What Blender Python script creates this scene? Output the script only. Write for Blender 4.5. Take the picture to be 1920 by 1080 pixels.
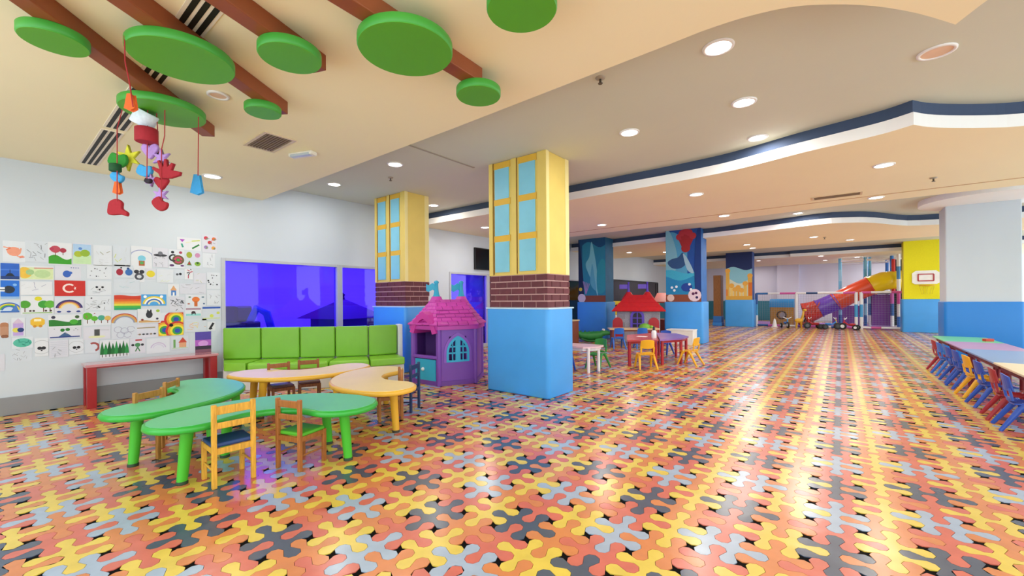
import bpy, bmesh, math, random
import numpy as np
from mathutils import Matrix, Vector, Euler

for o in list(bpy.data.objects):
    bpy.data.objects.remove(o)
SC = bpy.context.scene
COL = SC.collection
PI = math.pi
rnd = random.Random(7)

# ------------------------------------------------------------------ camera
CAM_H = 1.35
YAW, ROLL = 0.6688, 0.0075
cam_d = bpy.data.cameras.new('camera')
cam = bpy.data.objects.new('camera', cam_d)
COL.objects.link(cam)
cam_d.sensor_fit = 'HORIZONTAL'
cam_d.sensor_width = 36.0
cam_d.lens = 778.8 / 1920 * 36.0
cam_d.shift_y = (559.4 - 540) / 1920
cam_d.clip_start = 0.05
cam_d.clip_end = 200
_f = Vector((-math.sin(YAW), math.cos(YAW), 0))
_r = Vector((math.cos(YAW), math.sin(YAW), 0))
_u = Vector((0, 0, 1))
_m = Matrix((_r, _u, -_f)).transposed().to_4x4()
cam.matrix_world = Matrix.Translation((0, 0, CAM_H)) @ _m @ Matrix.Rotation(-ROLL, 4, 'Z')
SC.camera = cam

# ------------------------------------------------------------------ world, exposure
SC.view_settings.view_transform = 'Standard'
SC.view_settings.look = 'None'
SC.view_settings.gamma = 1.0
SC.view_settings.use_curve_mapping = False
SC.view_settings.exposure = 0.0
wd = bpy.data.worlds.new('world')
SC.world = wd
wd.use_nodes = True
wd.node_tree.nodes['Background'].inputs[0].default_value = (0.84, 0.97, 1.0, 1)
wd.node_tree.nodes['Background'].inputs[1].default_value = 3.1
LAMP_W = 11.5           # one ceiling downlight
VIOLET_W = 85.0        # lamps of the violet-lit room behind the glass

# ------------------------------------------------------------------ materials
def lin(h):
    h = h.lstrip('#')
    c = [int(h[i:i + 2], 16) / 255 for i in (0, 2, 4)]
    return tuple(x / 12.92 if x <= .04045 else ((x + .055) / 1.055) ** 2.4 for x in c) + (1,)

MATS = {}
def P(h, rough=.5, var=.06, scale=6., bump=0., bscale=40., metal=0., coat=0., alpha=1., objvar=0., emit=0., spec=.5):
    key = (h, rough, var, scale, bump, bscale, metal, coat, alpha, objvar, emit, spec)
    if key in MATS:
        return MATS[key]
    m = bpy.data.materials.new('paint_' + h.lstrip('#'))
    m.use_nodes = True
    nt = m.node_tree
    b = nt.nodes['Principled BSDF']
    c = lin(h)
    tc = nt.nodes.new('ShaderNodeTexCoord')
    nz = nt.nodes.new('ShaderNodeTexNoise')
    nz.inputs['Scale'].default_value = scale
    nz.inputs['Detail'].default_value = 3
    nt.links.new(tc.outputs['Object'], nz.inputs['Vector'])
    mp = nt.nodes.new('ShaderNodeMapRange')
    mp.inputs['From Min'].default_value = .25
    mp.inputs['From Max'].default_value = .75
    mp.inputs['To Min'].default_value = 1 - var
    mp.inputs['To Max'].default_value = 1 + var
    nt.links.new(nz.outputs['Fac'], mp.inputs['Value'])
    hs = nt.nodes.new('ShaderNodeHueSaturation')
    hs.inputs['Color'].default_value = c
    nt.links.new(mp.outputs[0], hs.inputs['Value'])
    if objvar:
        oi = nt.nodes.new('ShaderNodeObjectInfo')
        ml = nt.nodes.new('ShaderNodeMath'); ml.operation = 'MULTIPLY_ADD'
        ml.inputs[1].default_value = 2 * objvar
        ml.inputs[2].default_value = 1 - objvar
        nt.links.new(oi.outputs['Random'], ml.inputs[0])
        m2 = nt.nodes.new('ShaderNodeMath'); m2.operation = 'MULTIPLY'
        nt.links.new(ml.outputs[0], m2.inputs[0])
        nt.links.new(mp.outputs[0], m2.inputs[1])
        nt.links.new(m2.outputs[0], hs.inputs['Value'])
    nt.links.new(hs.outputs[0], b.inputs['Base Color'])
    b.inputs['Roughness'].default_value = rough
    b.inputs['Metallic'].default_value = metal
    b.inputs['Coat Weight'].default_value = coat
    b.inputs['Specular IOR Level'].default_value = spec
    b.inputs['Alpha'].default_value = alpha
    if emit:
        b.inputs['Emission Color'].default_value = c
        b.inputs['Emission Strength'].default_value = emit
    if bump:
        n2 = nt.nodes.new('ShaderNodeTexNoise')
        n2.inputs['Scale'].default_value = bscale
        nt.links.new(tc.outputs['Object'], n2.inputs['Vector'])
        bp = nt.nodes.new('ShaderNodeBump')
        bp.inputs['Strength'].default_value = bump
        bp.inputs['Distance'].default_value = .02
        nt.links.new(n2.outputs['Fac'], bp.inputs['Height'])
        nt.links.new(bp.outputs[0], b.inputs['Normal'])
    MATS[key] = m
    return m

def WOOD(h, rough=.45):
    key = ('wood', h)
    if key in MATS:
        return MATS[key]
    m = bpy.data.materials.new('wood_' + h.lstrip('#'))
    m.use_nodes = True
    nt = m.node_tree
    b = nt.nodes['Principled BSDF']
    tc = nt.nodes.new('ShaderNodeTexCoord')
    mpn = nt.nodes.new('ShaderNodeMapping')
    mpn.inputs['Scale'].default_value = (30, 30, 4)
    nz = nt.nodes.new('ShaderNodeTexNoise')
    nz.inputs['Scale'].default_value = 2.0
    nz.inputs['Detail'].default_value = 5
    nz.inputs['Distortion'].default_value = .6
    nt.links.new(tc.outputs['Object'], mpn.inputs[0])
    nt.links.new(mpn.outputs[0], nz.inputs['Vector'])
    cr = nt.nodes.new('ShaderNodeValToRGB')
    c = lin(h)
    cr.color_ramp.elements[0].position = .3
    cr.color_ramp.elements[1].position = .7
    cr.color_ramp.elements[0].color = (c[0] * .72, c[1] * .68, c[2] * .6, 1)
    cr.color_ramp.elements[1].color = (min(1, c[0] * 1.12), min(1, c[1] * 1.12), c[2] * 1.1, 1)
    nt.links.new(nz.outputs['Fac'], cr.inputs[0])
    nt.links.new(cr.outputs[0], b.inputs['Base Color'])
    b.inputs['Roughness'].default_value = rough
    MATS[key] = m
    return m

def EMIT(name, col, s):
    m = bpy.data.materials.new(name)
    m.use_nodes = True
    b = m.node_tree.nodes['Principled BSDF']
    b.inputs['Base Color'].default_value = (.9, .9, .9, 1)
    b.inputs['Emission Color'].default_value = col
    b.inputs['Emission Strength'].default_value = s
    return m

def GLASS(name, tint, refl=.12):
    m = bpy.data.materials.new(name)
    m.use_nodes = True
    nt = m.node_tree
    nt.nodes.remove(nt.nodes['Principled BSDF'])
    out = nt.nodes['Material Output']
    t = nt.nodes.new('ShaderNodeBsdfTransparent')
    t.inputs[0].default_value = tint
    g = nt.nodes.new('ShaderNodeBsdfGlossy')
    g.inputs['Roughness'].default_value = .03
    g.inputs['Color'].default_value = (1, 1, 1, 1)
    fr = nt.nodes.new('ShaderNodeFresnel'); fr.inputs['IOR'].default_value = 1.35
    mx = nt.nodes.new('ShaderNodeMixShader')
    nt.links.new(fr.outputs[0], mx.inputs[0])
    nt.links.new(t.outputs[0], mx.inputs[1])
    nt.links.new(g.outputs[0], mx.inputs[2])
    nt.links.new(mx.outputs[0], out.inputs[0])
    return m

# ------------------------------------------------------------------ mesh builder
class MB:
    def __init__(s):
        s.v = []; s.f = []; s.mi = []; s.sm = []
        s.mats = []
        s.cur = 0
        s.T = None
    def mat(s, m):
        if m not in s.mats:
            s.mats.append(m)
        s.cur = s.mats.index(m)
        return s
    def xf(s, M):
        s.T = M
        return s
    def add(s, vs, fs, smooth=False):
        n = len(s.v)
        if s.T is not None:
            vs = [tuple(s.T @ Vector(p)) for p in vs]
        s.v += [tuple(p) for p in vs]
        for f in fs:
            s.f.append(tuple(i + n for i in f)); s.mi.append(s.cur); s.sm.append(smooth)
        return s
    def box(s, x0, x1, y0, y1, z0, z1):
        v = [(x, y, z) for z in (z0, z1) for y in (y0, y1) for x in (x0, x1)]
        return s.add(v, [(0, 2, 3, 1), (4, 5, 7, 6), (0, 1, 5, 4), (2, 6, 7, 3), (0, 4, 6, 2), (1, 3, 7, 5)])
    def cbox(s, c, d):
        return s.box(c[0] - d[0] / 2, c[0] + d[0] / 2, c[1] - d[1] / 2, c[1] + d[1] / 2, c[2] - d[2] / 2, c[2] + d[2] / 2)
    def bar(s, p0, p1, w, h, up=(0, 0, 1)):
        p0 = Vector(p0); p1 = Vector(p1); d = (p1 - p0).normalized(); up = Vector(up)
        sx = d.cross(up)
        if sx.length < 1e-4:
            sx = d.cross(Vector((1, 0, 0)))
        sx.normalize(); sz = sx.cross(d).normalized()
        v = []
        for p in (p0, p1):
            for a, b in ((-1, -1), (1, -1), (1, 1), (-1, 1)):
                v.append(p + sx * a * w / 2 + sz * b * h / 2)
        return s.add(v, [(0, 1, 2, 3), (4, 7, 6, 5), (0, 4, 5, 1), (1, 5, 6, 2), (2, 6, 7, 3), (3, 7, 4, 0)])
    def tube(s, pts, r, n=10, caps=True):
        pts = [Vector(p) for p in pts]
        rs = r if isinstance(r, (list, tuple)) else [r] * len(pts)
        v = []; f = []
        ref = None
        for i, p in enumerate(pts):
            d = (pts[min(i + 1, len(pts) - 1)] - pts[max(i - 1, 0)]).normalized()
            if ref is None:
                ref = d.cross(Vector((0, 0, 1)))
                if ref.length < 1e-3:
                    ref = Vector((1, 0, 0))
            a = (ref - d * ref.dot(d)).normalized(); b = d.cross(a); ref = a
            for k in range(n):
                t = 2 * PI * k / n
                v.append(p + (a * math.cos(t) + b * math.sin(t)) * rs[i])
        for i in range(len(pts) - 1):
            for k in range(n):
                k2 = (k + 1) % n
                f.append((i * n + k, i * n + k2, (i + 1) * n + k2, (i + 1) * n + k))
        s.add(v, f, True)
        if caps:
            s.add(v[:n], [tuple(range(n))[::-1]]); s.add(v[-n:], [tuple(range(n))])
        return s
    def lathe(s, prof, n=20, o=(0, 0, 0), smooth=True):
        v = []; f = []
        for r, z in prof:
            for k in range(n):
                t = 2 * PI * k / n
                v.append((o[0] + r * math.cos(t), o[1] + r * math.sin(t), o[2] + z))
        for i in range(len(prof) - 1):
            for k in range(n):
                k2 = (k + 1) % n
                f.append((i * n + k, i * n + k2, (i + 1) * n + k2, (i + 1) * n + k))
        s.add(v, f, smooth)
        if prof[0][0] > 1e-4:
            s.add(v[:n], [tuple(range(n))[::-1]])
        if prof[-1][0] > 1e-4:
            s.add(v[-n:], [tuple(range(n))])
        return s
    def ball(s, c, r, n=14, m=8):
        r = r if isinstance(r, (tuple, list)) else (r, r, r)
        v = [(c[0], c[1], c[2] - r[2])]
        for i in range(1, m):
            t = PI * i / m
            for k in range(n):
                a = 2 * PI * k / n
                v.append((c[0] + r[0] * math.sin(t) * math.cos(a), c[1] + r[1] * math.sin(t) * math.sin(a), c[2] - r[2] * math.cos(t)))
        v.append((c[0], c[1], c[2] + r[2]))
        f = [(0, 1 + (k + 1) % n, 1 + k) for k in range(n)]
        for i in range(m - 2):
            for k in range(n):
                k2 = (k + 1) % n
                f.append((1 + i * n + k, 1 + i * n + k2, 1 + (i + 1) * n + k2, 1 + (i + 1) * n + k))
        L = len(v) - 1; b = 1 + (m - 2) * n
        f += [(L, b + k, b + (k + 1) % n) for k in range(n)]
        return s.add(v, f, True)
    def prism(s, poly, z0, z1, smooth=False):
        n = len(poly)
        v = [(x, y, z0) for x, y in poly] + [(x, y, z1) for x, y in poly]
        s.add(v, [tuple(range(n))[::-1], tuple(range(n, 2 * n))])
        s.add(v, [(i, (i + 1) % n, n + (i + 1) % n, n + i) for i in range(n)], smooth)
        return s
    def slab(s, poly, z0, z1, b=.02, seg=3):
        """prism with rounded rim: poly must be roughly convex-offsetable"""
        n = len(poly)
        ctr = []
        for i in range(n):
            p0 = Vector(poly[i - 1]); p1 = Vector(poly[i]); p2 = Vector(poly[(i + 1) % n])
            d = (p2 - p0).normalized()
            ctr.append(Vector((-d.y, d.x)))
        rings = []
        h = (z1 - z0) / 2; zc = (z0 + z1) / 2
        steps = []
        for k in range(seg + 1):
            t = -PI / 2 + PI / 2 * k / seg
            steps.append((b * (1 - math.cos(t)), z0 + b + b * math.sin(t)))
        for k in range(seg + 1):
            t = PI / 2 * k / seg
            steps.append((b * (1 - math.cos(t)), z1 - b + b * math.sin(t)))
        v = []
        for ins, z in steps:
            for i in range(n):
                q = Vector(poly[i]) + ctr[i] * ins
                v.append((q.x, q.y, z))
        f = []
        for j in range(len(steps) - 1):
            for i in range(n):
                i2 = (i + 1) % n
                f.append((j * n + i, j * n + i2, (j + 1) * n + i2, (j + 1) * n + i))
        s.add(v, f, True)
        s.add(v[:n], [tuple(range(n))[::-1]])
        s.add(v[-n:], [tuple(range(n))])
        return s
    def build(s, name, mat=None, parent=None, loc=None, bevel=0, seg=2):
        me = bpy.data.meshes.new(name)
        me.from_pydata([tuple(map(float, p)) for p in s.v], [], s.f)
        mats = s.mats if s.mats else [mat]
        for m in mats:
            me.materials.append(m)
        me.polygons.foreach_set('material_index', s.mi if s.mats else [0] * len(s.f))
        me.polygons.foreach_set('use_smooth', s.sm)
        me.update()
        o = bpy.data.objects.new(name, me)
        COL.objects.link(o)
        if parent is not None:
            o.parent = parent
        if loc is not None:
            o.location = loc
        if bevel:
            md = o.modifiers.new('bevel', 'BEVEL')
            md.width = bevel; md.segments = seg; md.limit_method = 'ANGLE'; md.angle_limit = .6
        return o

def tag(o, label=None, cat=None, group=None, kind=None):
    if label: o['label'] = label
    if cat: o['category'] = cat
    if group: o['group'] = group
    if kind: o['kind'] = kind
    return o

def thing(name, label, cat, loc=(0, 0, 0), rz=0, group=None):
    o = bpy.data.objects.new(name, None)
    o.empty_display_size = .1
    COL.objects.link(o)
    o.location = loc
    o.rotation_euler = (0, 0, rz)
    return tag(o, label, cat, group)

def struct(o):
    o['kind'] = 'structure'
    return o

def dup(o, parent=None):
    c = o.copy()
    COL.objects.link(c)
    c.parent = parent
    for ch in list(o.children):
        dup(ch, c)
    return c

def place(proto, first, loc, rz, label, group=None):
    o = proto if first else dup(proto)
    o.location = loc
    o.rotation_euler = (0, 0, rz)
    o['label'] = label
    if group: o['group'] = group
    return o

def catmull(pts, n=6, closed=False):
    out = []
    L = len(pts)
    rng = range(L) if closed else range(L - 1)
    for i in rng:
        g = (lambda k: pts[k % L]) if closed else (lambda k: pts[max(0, min(L - 1, k))])
        p0, p1, p2, p3 = g(i - 1), g(i), g(i + 1), g(i + 2)
        for j in range(n):
            t = j / n
            out.append(tuple(.5 * (2 * b + (c - a) * t + (2 * a - 5 * b + 4 * c - d) * t * t + (3 * b - a - 3 * c + d) * t ** 3)
                             for a, b, c, d in zip(p0, p1, p2, p3)))
    if not closed:
        out.append(tuple(pts[-1]))
    return out
# ================================================================== STRUCTURE
Z_LOW, Z_HIGH = 3.07, 3.34
XL = -7.8          # left wall
XR = 6.6
Y0, Y1 = -2.6, 27.6

M_white = P('#f1f2f4', .75, .02, 2)
M_wall = P('#cad2dc', .8, .025, 1.2)
M_tan = P('#faf0cd', .8, .02, .8)
M_grey = P('#d2d6c8', .8, .025, .8)
M_cove = P('#3b4c6c', .7, .04, 2)
M_skirt = P('#8b8d93', .5, .05, 3)
M_frame = P('#b9bcc4', .4, .04, 5)
M_black = P('#17171b', .4)
M_dark = P('#2a2c33', .5)

# ---- floor: dark bed with interlocking tiles laid on it
TD = 0.122985                      # tile lattice unit
TO = (-2.12166, 1.867995)
fl = MB().box(XL - .3, XR, Y0, Y1 + .2, -.06, -.005).build('floor', P('#060609', .8, .1, 20, spec=.1))
struct(fl)

def tile_outline(n270, n180, gap=.0012):
    r = TD / (2 * math.sqrt(2))
    rc, rv = r - gap, r + gap
    pts = []
    def arc(c, rad, a0, a1, n, skip_last=True):
        for k in range(n + (0 if skip_last else 1)):
            a = math.radians(a0 + (a1 - a0) * k / n)
            pts.append((c[0] * TD + rad * math.cos(a), c[1] * TD + rad * math.sin(a)))
    seq = [((0, -1), 135), ((1, 0), 225), ((1, 1), 225), ((0, 2), 315), ((-1, 1), 45), ((-1, 0), 45)]
    # lobe, then concave bay to next lobe: (centre, start, end)
    bays = [((.5, -.5), 225, 45), ((.5, .5), 315, 45), ((.5, 1.5), 315, 135), ((-.5, 1.5), 45, -135), ((-.5, .5), 135, -135), ((-.5, -.5), 135, -45)]
    for (c, a0), (b, b0, b1) in zip(seq, bays):
        arc(c, rc, a0, a0 + 270, n270)
        if b == (.5, .5):
            arc(b, rv, 315, 45, n270)
        elif b == (-.5, .5):
            arc(b, rv, 135, -135, n270)
        else:
            arc(b, rv, b0, b1, n180)
    return pts

TILECOL = {'yellow': '#dfc452', 'light': '#a2b4d0', 'dark': '#46536c', 'coral': '#cf6a5c', 'orange': '#d4834e'}
def tile_mat(h):
    m = bpy.data.materials.new('tile_' + h.lstrip('#'))
    m.use_nodes = True
    nt = m.node_tree
    b = nt.nodes['Principled BSDF']
    geo = nt.nodes.new('ShaderNodeNewGeometry')
    nz = nt.nodes.new('ShaderNodeTexNoise')
    nz.inputs['Scale'].default_value = 9
    nz.inputs['Detail'].default_value = 4
    nt.links.new(geo.outputs['Position'], nz.inputs['Vector'])
    mp = nt.nodes.new('ShaderNodeMapRange')
    mp.inputs['From Min'].default_value = .3; mp.inputs['From Max'].default_value = .7
    mp.inputs['To Min'].default_value = .93; mp.inputs['To Max'].default_value = 1.07
    nt.links.new(nz.outputs['Fac'], mp.inputs['Value'])
    hs = nt.nodes.new('ShaderNodeHueSaturation')
    hs.inputs['Color'].default_value = lin(h)
    nt.links.new(mp.outputs[0], hs.inputs['Value'])
    nt.links.new(hs.outputs[0], b.inputs['Base Color'])
    b.inputs['Roughness'].default_value = .27
    b.inputs['Specular IOR Level'].default_value = .6
    b.inputs['Coat Weight'].default_value = .28
    b.inputs['Coat Roughness'].default_value = .2
    n2 = nt.nodes.new('ShaderNodeTexNoise')
    n2.inputs['Scale'].default_value = 7
    n2.inputs['Detail'].default_value = 2
    nt.links.new(geo.outputs['Position'], n2.inputs['Vector'])
    bp = nt.nodes.new('ShaderNodeBump')
    bp.inputs['Strength'].default_value = .12
    bp.inputs['Distance'].default_value = .03
    nt.links.new(n2.outputs['Fac'], bp.inputs['Height'])
    nt.links.new(bp.outputs[0], b.inputs['Normal'])
    return m
TMAT = {k: tile_mat(h) for k, h in TILECOL.items()}

pieces = []       # (x, y, horizontal?, colour)
i0, i1 = int((XL - TO[0]) / TD) - 2, int((XR - TO[0]) / TD) + 2
j0, j1 = int((Y0 - TO[1]) / TD) - 2, int((Y1 - TO[1]) / TD) + 2
for ix in range(i0, i1):
    if ix % 2 == 0:
        continue
    base = .5 if ix % 4 == 3 else 2.5
    for q in range(j0 // 4 - 1, j1 // 4 + 1):
        yy = base + 4 * q
        k = ix % 8
        c = {3: 'yellow', 5: 'coral', 7: 'orange'}.get(k) or ('dark' if (yy - 6.5) % 8 == 0 else 'light')
        pieces.append((TO[0] + ix * TD, TO[1] + yy * TD, False, c))
for iy in range(j0, j1):
    if iy % 2 == 0:
        continue
    base = .5 if iy % 4 == 1 else 2.5
    for q in range(i0 // 4 - 1, i1 // 4 + 1):
        xx = base + 4 * q
        k = xx % 8
        c = {.5: 'coral', 2.5: 'orange', 6.5: 'yellow'}.get(k) or ('dark' if iy % 8 == 1 else 'light')
        pieces.append((TO[0] + xx * TD, TO[1] + iy * TD, True, c))
pieces = [p for p in pieces if XL - .1 < p[0] < XR - .3 and Y0 + .3 < p[1] < Y1 - .2]
def cam_uv(x, y, z=0):
    d = Vector((x, y, z - CAM_H))
    w = d.dot(_f)
    if w < .2:
        return None
    return 960 + 778.8 * d.dot(_r) / w, 559.4 - 778.8 * d.z / w, w
near = []
for i, p in enumerate(pieces):
    q = cam_uv(p[0], p[1])
    if q and -40 < q[0] < 1960 and q[1] < 1115:
        near.append((q[2], i))
near.sort()
near = set(i for _, i in near[:300])
out_n = tile_outline(6, 4)
tile_me = {}
for c in TMAT:
    mb = MB().prism(out_n, -.006, 0)
    me = bpy.data.meshes.new('floor_tile')
    me.from_pydata(mb.v, [], mb.f)
    me.materials.append(TMAT[c])
    tile_me[c] = me
for i in sorted(near):
    x, y, h, c = pieces[i]
    o = bpy.data.objects.new('floor_tile', tile_me[c])
    COL.objects.link(o)
    o.parent = fl
    o.location = (x, y, 0)
    if h: o.rotation_euler = (0, 0, -PI / 2)
def tile_field(name, sel, n270, n180):
    out = np.array(tile_outline(n270, n180))
    n = len(out)
    keys = list(TMAT)
    V = []; MI = []
    for x, y, h, c in sel:
        p = np.stack([out[:, 1], -out[:, 0]], 1) if h else out
        V.append(np.concatenate([p + np.array([x, y]), np.zeros((n, 1))], 1))
        MI.append(keys.index(c))
    N = len(sel)
    co = np.concatenate(V).astype(np.float32)
    me = bpy.data.meshes.new(name)
    me.vertices.add(N * n)
    me.vertices.foreach_set('co', co.ravel())
    me.loops.add(N * n)
    me.loops.foreach_set('vertex_index', np.arange(N * n, dtype=np.int32))
    me.polygons.add(N)
    me.polygons.foreach_set('loop_start', (np.arange(N) * n).astype(np.int32))
    for c in keys:
        me.materials.append(TMAT[c])
    me.polygons.foreach_set('material_index', np.array(MI, dtype=np.int32))
    me.update(calc_edges=True)
    o = bpy.data.objects.new(name, me)
    COL.objects.link(o)
    o.parent = fl
    o['kind'] = 'stuff'
    return o
rest = [p for i, p in enumerate(pieces) if i not in near]
def dist(p): return math.hypot(p[0], p[1])
tile_field('floor_tiles', rest, 4, 3)

# ---- walls
GZ = 2.0       # top of glass
wl = MB()
wl.box(XL - .2, XL, Y0, 2.34, 0, 3.5)
wl.box(XL - .2, XL, 2.34, 14.4, GZ + .04, 3.5)
wl.box(XL - .2, XL, 14.4, Y1, 0, 3.5)
wl.box(XL - .2, XL, 6.62, 7.30, 0, GZ + .04)
struct(wl.build('wall_left', M_wall))
struct(MB().box(XL, XL + .025, Y0, 2.34, 0, .215).build('baseboard_left', M_skirt, bevel=.004))
wb = MB()
wb.box(XL - .2, XR, Y1, Y1 + .2, 0, 3.5)
wb.box(-2.75, -1.75, Y1 - .35, Y1, 0, 3.5)
struct(wb.build('wall_back', P('#dcdcf0', .8, .02, 1)))
struct(MB().box(XL - .2, -5.9, Y0 - .2, Y0, 0, 3.5).build('wall_added_shade', M_wall))  # unseen partial wall behind the camera, added to shade the left wall
struct(MB().box(XL, -2.75, Y1 - .03, Y1, 0, 1.1).build('trim_1', P('#2f7f98', .5)))

# ---- glazed partition on the left
M_glass = GLASS('violet_glass', (.55, .42, 1, 1))
win_no = 0
def glazing(ya, yb, door=False):
    global win_no
    win_no += 1
    nm = 'window_%d' % win_no
    g = bpy.data.objects.new(nm, None); COL.objects.link(g); g['kind'] = 'structure'
    g.location = (XL, ya, 0)
    L = yb - ya
    f = MB()
    f.box(-.11, .02, 0, .055, .0, GZ + .04)
    f.box(-.11, .02, L - .055, L, 0, GZ + .04)
    f.box(-.11, .02, .055, L - .055, GZ - .01, GZ + .04)
    f.box(-.11, .02, .055, L - .055, 0, .10)
    f.build('window_frame', M_frame, g, bevel=.004)
    MB().box(-.055, -.045, .05, L - .05, .09, GZ).build('pane', M_glass, g)
    return g
for a, b in ((2.34, 4.35), (4.35, 6.62), (7.30, 8.78), (8.78, 10.6), (10.6, 12.6), (12.6, 14.4)):
    glazing(a, b)
# room behind the glass
vr = MB()
VM = P('#efeaf6', .8, .02, 2)
vr.box(-11.2, -11.1, .8, 15, -.05, 2.9)
vr.box(-11.2, XL - .2, .7, .8, -.05, 2.9)
vr.box(-11.2, XL - .2, 15, 15.1, -.05, 2.9)
vr.box(-11.2, XL - .2, .7, 15.1, 2.8, 2.9)
vr.box(-11.2, XL - .1, .7, 15.1, -.1, -.01)
struct(vr.build('wall_violet_room', VM))
VLAB = {3.3: 'left', 5.8: 'middle', 8.3: 'right'}
for yy in (3.3, 5.8, 8.3):
    lt = thing('violet_lamp', VLAB[yy] + ' of three violet ceiling panel lamps in the room behind the glass', 'lamp', (-9.5, yy, 2.8), group='violet panel lamps')
    MB().box(-.45, .45, -.7, .7, -.05, -.001).build('housing', M_frame, lt)
    MB().box(-.4, .4, -.65, .65, -.06, -.05).build('diffuser', EMIT('violet_diffuser', (.25, .15, 1, 1), 3), lt)
    ld = bpy.data.lights.new('violet_light', 'AREA')
    ld.shape = 'RECTANGLE'; ld.size = .8; ld.size_y = 1.3; ld.energy = VIOLET_W; ld.color = (.12, .08, 1)
    lo = bpy.data.objects.new('violet_light', ld); COL.objects.link(lo); lo.parent = lt; lo.location = (0, 0, -.08)

# black glazed front farther along the left wall
bk = MB()
bk.box(XL, XL + .03, 14.9, 22.6, .1, 2.12)
o = bk.build('window_7', P('#0c0d12', .12)); struct(o)
fr = MB()
for yy in (14.9, 18.7, 22.3, 22.6):
    fr.box(XL, XL + .05, yy - .03, yy + .03, .1, 2.12)
fr.box(XL, XL + .05, 14.9, 22.6, 2.09, 2.15)
fr.build('window_frame', M_dark, o)
struct(MB().box(XL, XL + .035, 22.7, Y1, 0, 1.1).build('trim_2', P('#2f7f98', .5)))

# ---- ceilings: high grey soffit, lowered tan islands, white fascias, blue coves
hc = MB().box(XL - .2, XR, Y0, Y1 + .2, Z_HIGH, Z_HIGH + .12).build('ceiling', M_grey)
struct(hc)
E1 = [(XL, 2.95), (-3, 2.93), (-.95, 2.89)] + catmull([(-.7, 2.88), (-.47, 2.9), (-.23, 2.97), (-.03, 3.1), (.17, 3.28), (.38, 3.53), (.585, 3.83)], 3) + \
     catmull([(.585, 3.83), (.72, 3.57), (.93, 3.3), (1.2, 3.08), (1.5, 2.95)], 3)[1:] + [(XR, 2.9)]
E2 = [(XL, 6.33)] + catmull([(-1.9, 6.38), (-1.3, 6.34), (-.85, 6.23), (-.37, 6.08), (.12, 5.98), (.39, 5.91), (.59, 5.8)], 3) + \
     catmull([(.59, 5.8), (.71, 5.97), (.89, 6.15), (1.2, 6.4), (1.48, 6.57), (2.2, 6.85)], 3)[1:] + [(XR, 7.1)]
E3 = [(XL, 10.3), (-4, 10.15), (-2, 10.3), (0, 10.1), (2, 10.1), (XR, 10.1)]
E4 = [(XL, 13.4)] + catmull([(-4.2, 12.95), (-2.9, 12.95), (-1.6, 12.7), (-.4, 12.4), (.2, 12.6), (.65, 13.04), (1.31, 14.1), (1.98, 14.4)], 3) + [(XR, 14.4)]
E5 = [(XL, 17.2), (XR, 17.2)]
E6 = [(XL, 22.0), (-1.75, 21.9), (-1.7, 21.72), (XR, 21.7)]
def island(near_e, far_e, name):
    poly = list(near_e) + list(reversed(far_e))
    mb = MB()
    n = len(poly)
    lo = [(x, y, Z_LOW) for x, y in poly]; hi = [(x, y, Z_LOW + .13) for x, y in poly]
    mb.mat(M_tan).add(lo, [tuple(range(n))[::-1]])
    mb.mat(M_tan).add(hi, [tuple(range(n))])
    mb.mat(M_white)
    mb.add(lo + hi, [(i, (i + 1) % n, n + (i + 1) % n, n + i) for i in range(n)])
    mb.build('lowered_ceiling', None, hc)
    c = MB()
    for e, off in ((near_e, .06), (far_e, -.06)):
        for a, b in zip(e[:-1], e[1:]):
            c.add([(a[0], a[1] + off, Z_LOW + .1), (b[0], b[1] + off, Z_LOW + .1), (b[0], b[1] + off, Z_HIGH + .01), (a[0], a[1] + off, Z_HIGH + .01)], [(0, 1, 2, 3)])
    c.build('cove_band', M_cove, hc)
island([(XL, Y0), (XR, Y0)], E1, 'a')
island(E2, E3, 'b')
island(E4, E5, 'c')
island(E6, [(XL, Y1), (XR, Y1)], 'd')
# round raised collar around the plain white column
MB().lathe([(1.0, Z_HIGH - .11), (1.0, Z_HIGH)], 48, (2.32, 12.4, 0), False).build('ceiling_collar', M_white, hc)
# joint line across the high soffit
MB().bar((-4.35, 2.95, Z_HIGH - .004), (-4.35, 4.6, Z_HIGH - .004), .03, .008).build('ceiling_joint', P('#a7a294', .8), hc)
MB().bar((XL, 9.55, Z_LOW - .003), (XR, 9.4, Z_LOW - .003), .035, .006).build('ceiling_joint', P('#c9a87e', .8), hc)
# ================================================================== COLUMNS
M_pad = P('#449fee', .38, .05, 2.5, bump=.25, bscale=3.5)
M_padtrim = P('#bfe0f6', .5)
M_yel = P('#e6cb6c', .55, .05, 3)
M_yel2 = P('#e3b53c', .55, .05, 3)
M_yelpale = P('#f1e19c', .5, .03, 3)
M_pane = P('#86cde6', .35, .10, 2.2)
M_brick = P('#65303a', .7, .16, 12, objvar=.12)
M_mortar = P('#d3aaa6', .8, .08, 10)
PAD_T = 1.21

def pad(parent, w, d, pt=.045, mat=M_pad):
    mb = MB()
    r = .06
    x0, x1, y0, y1 = -pt, w + pt, -pt, d + pt
    poly = []
    for cx, cy, a0 in ((x1 - r, y0 + r, -90), (x1 - r, y1 - r, 0), (x0 + r, y1 - r, 90), (x0 + r, y0 + r, 180)):
        for k in range(5):
            a = math.radians(a0 + 22.5 * k)
            poly.append((cx + r * math.cos(a), cy + r * math.sin(a)))
    o = mb.slab(poly, .0, PAD_T, .02).build('padding', mat, parent)
    return o

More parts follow.
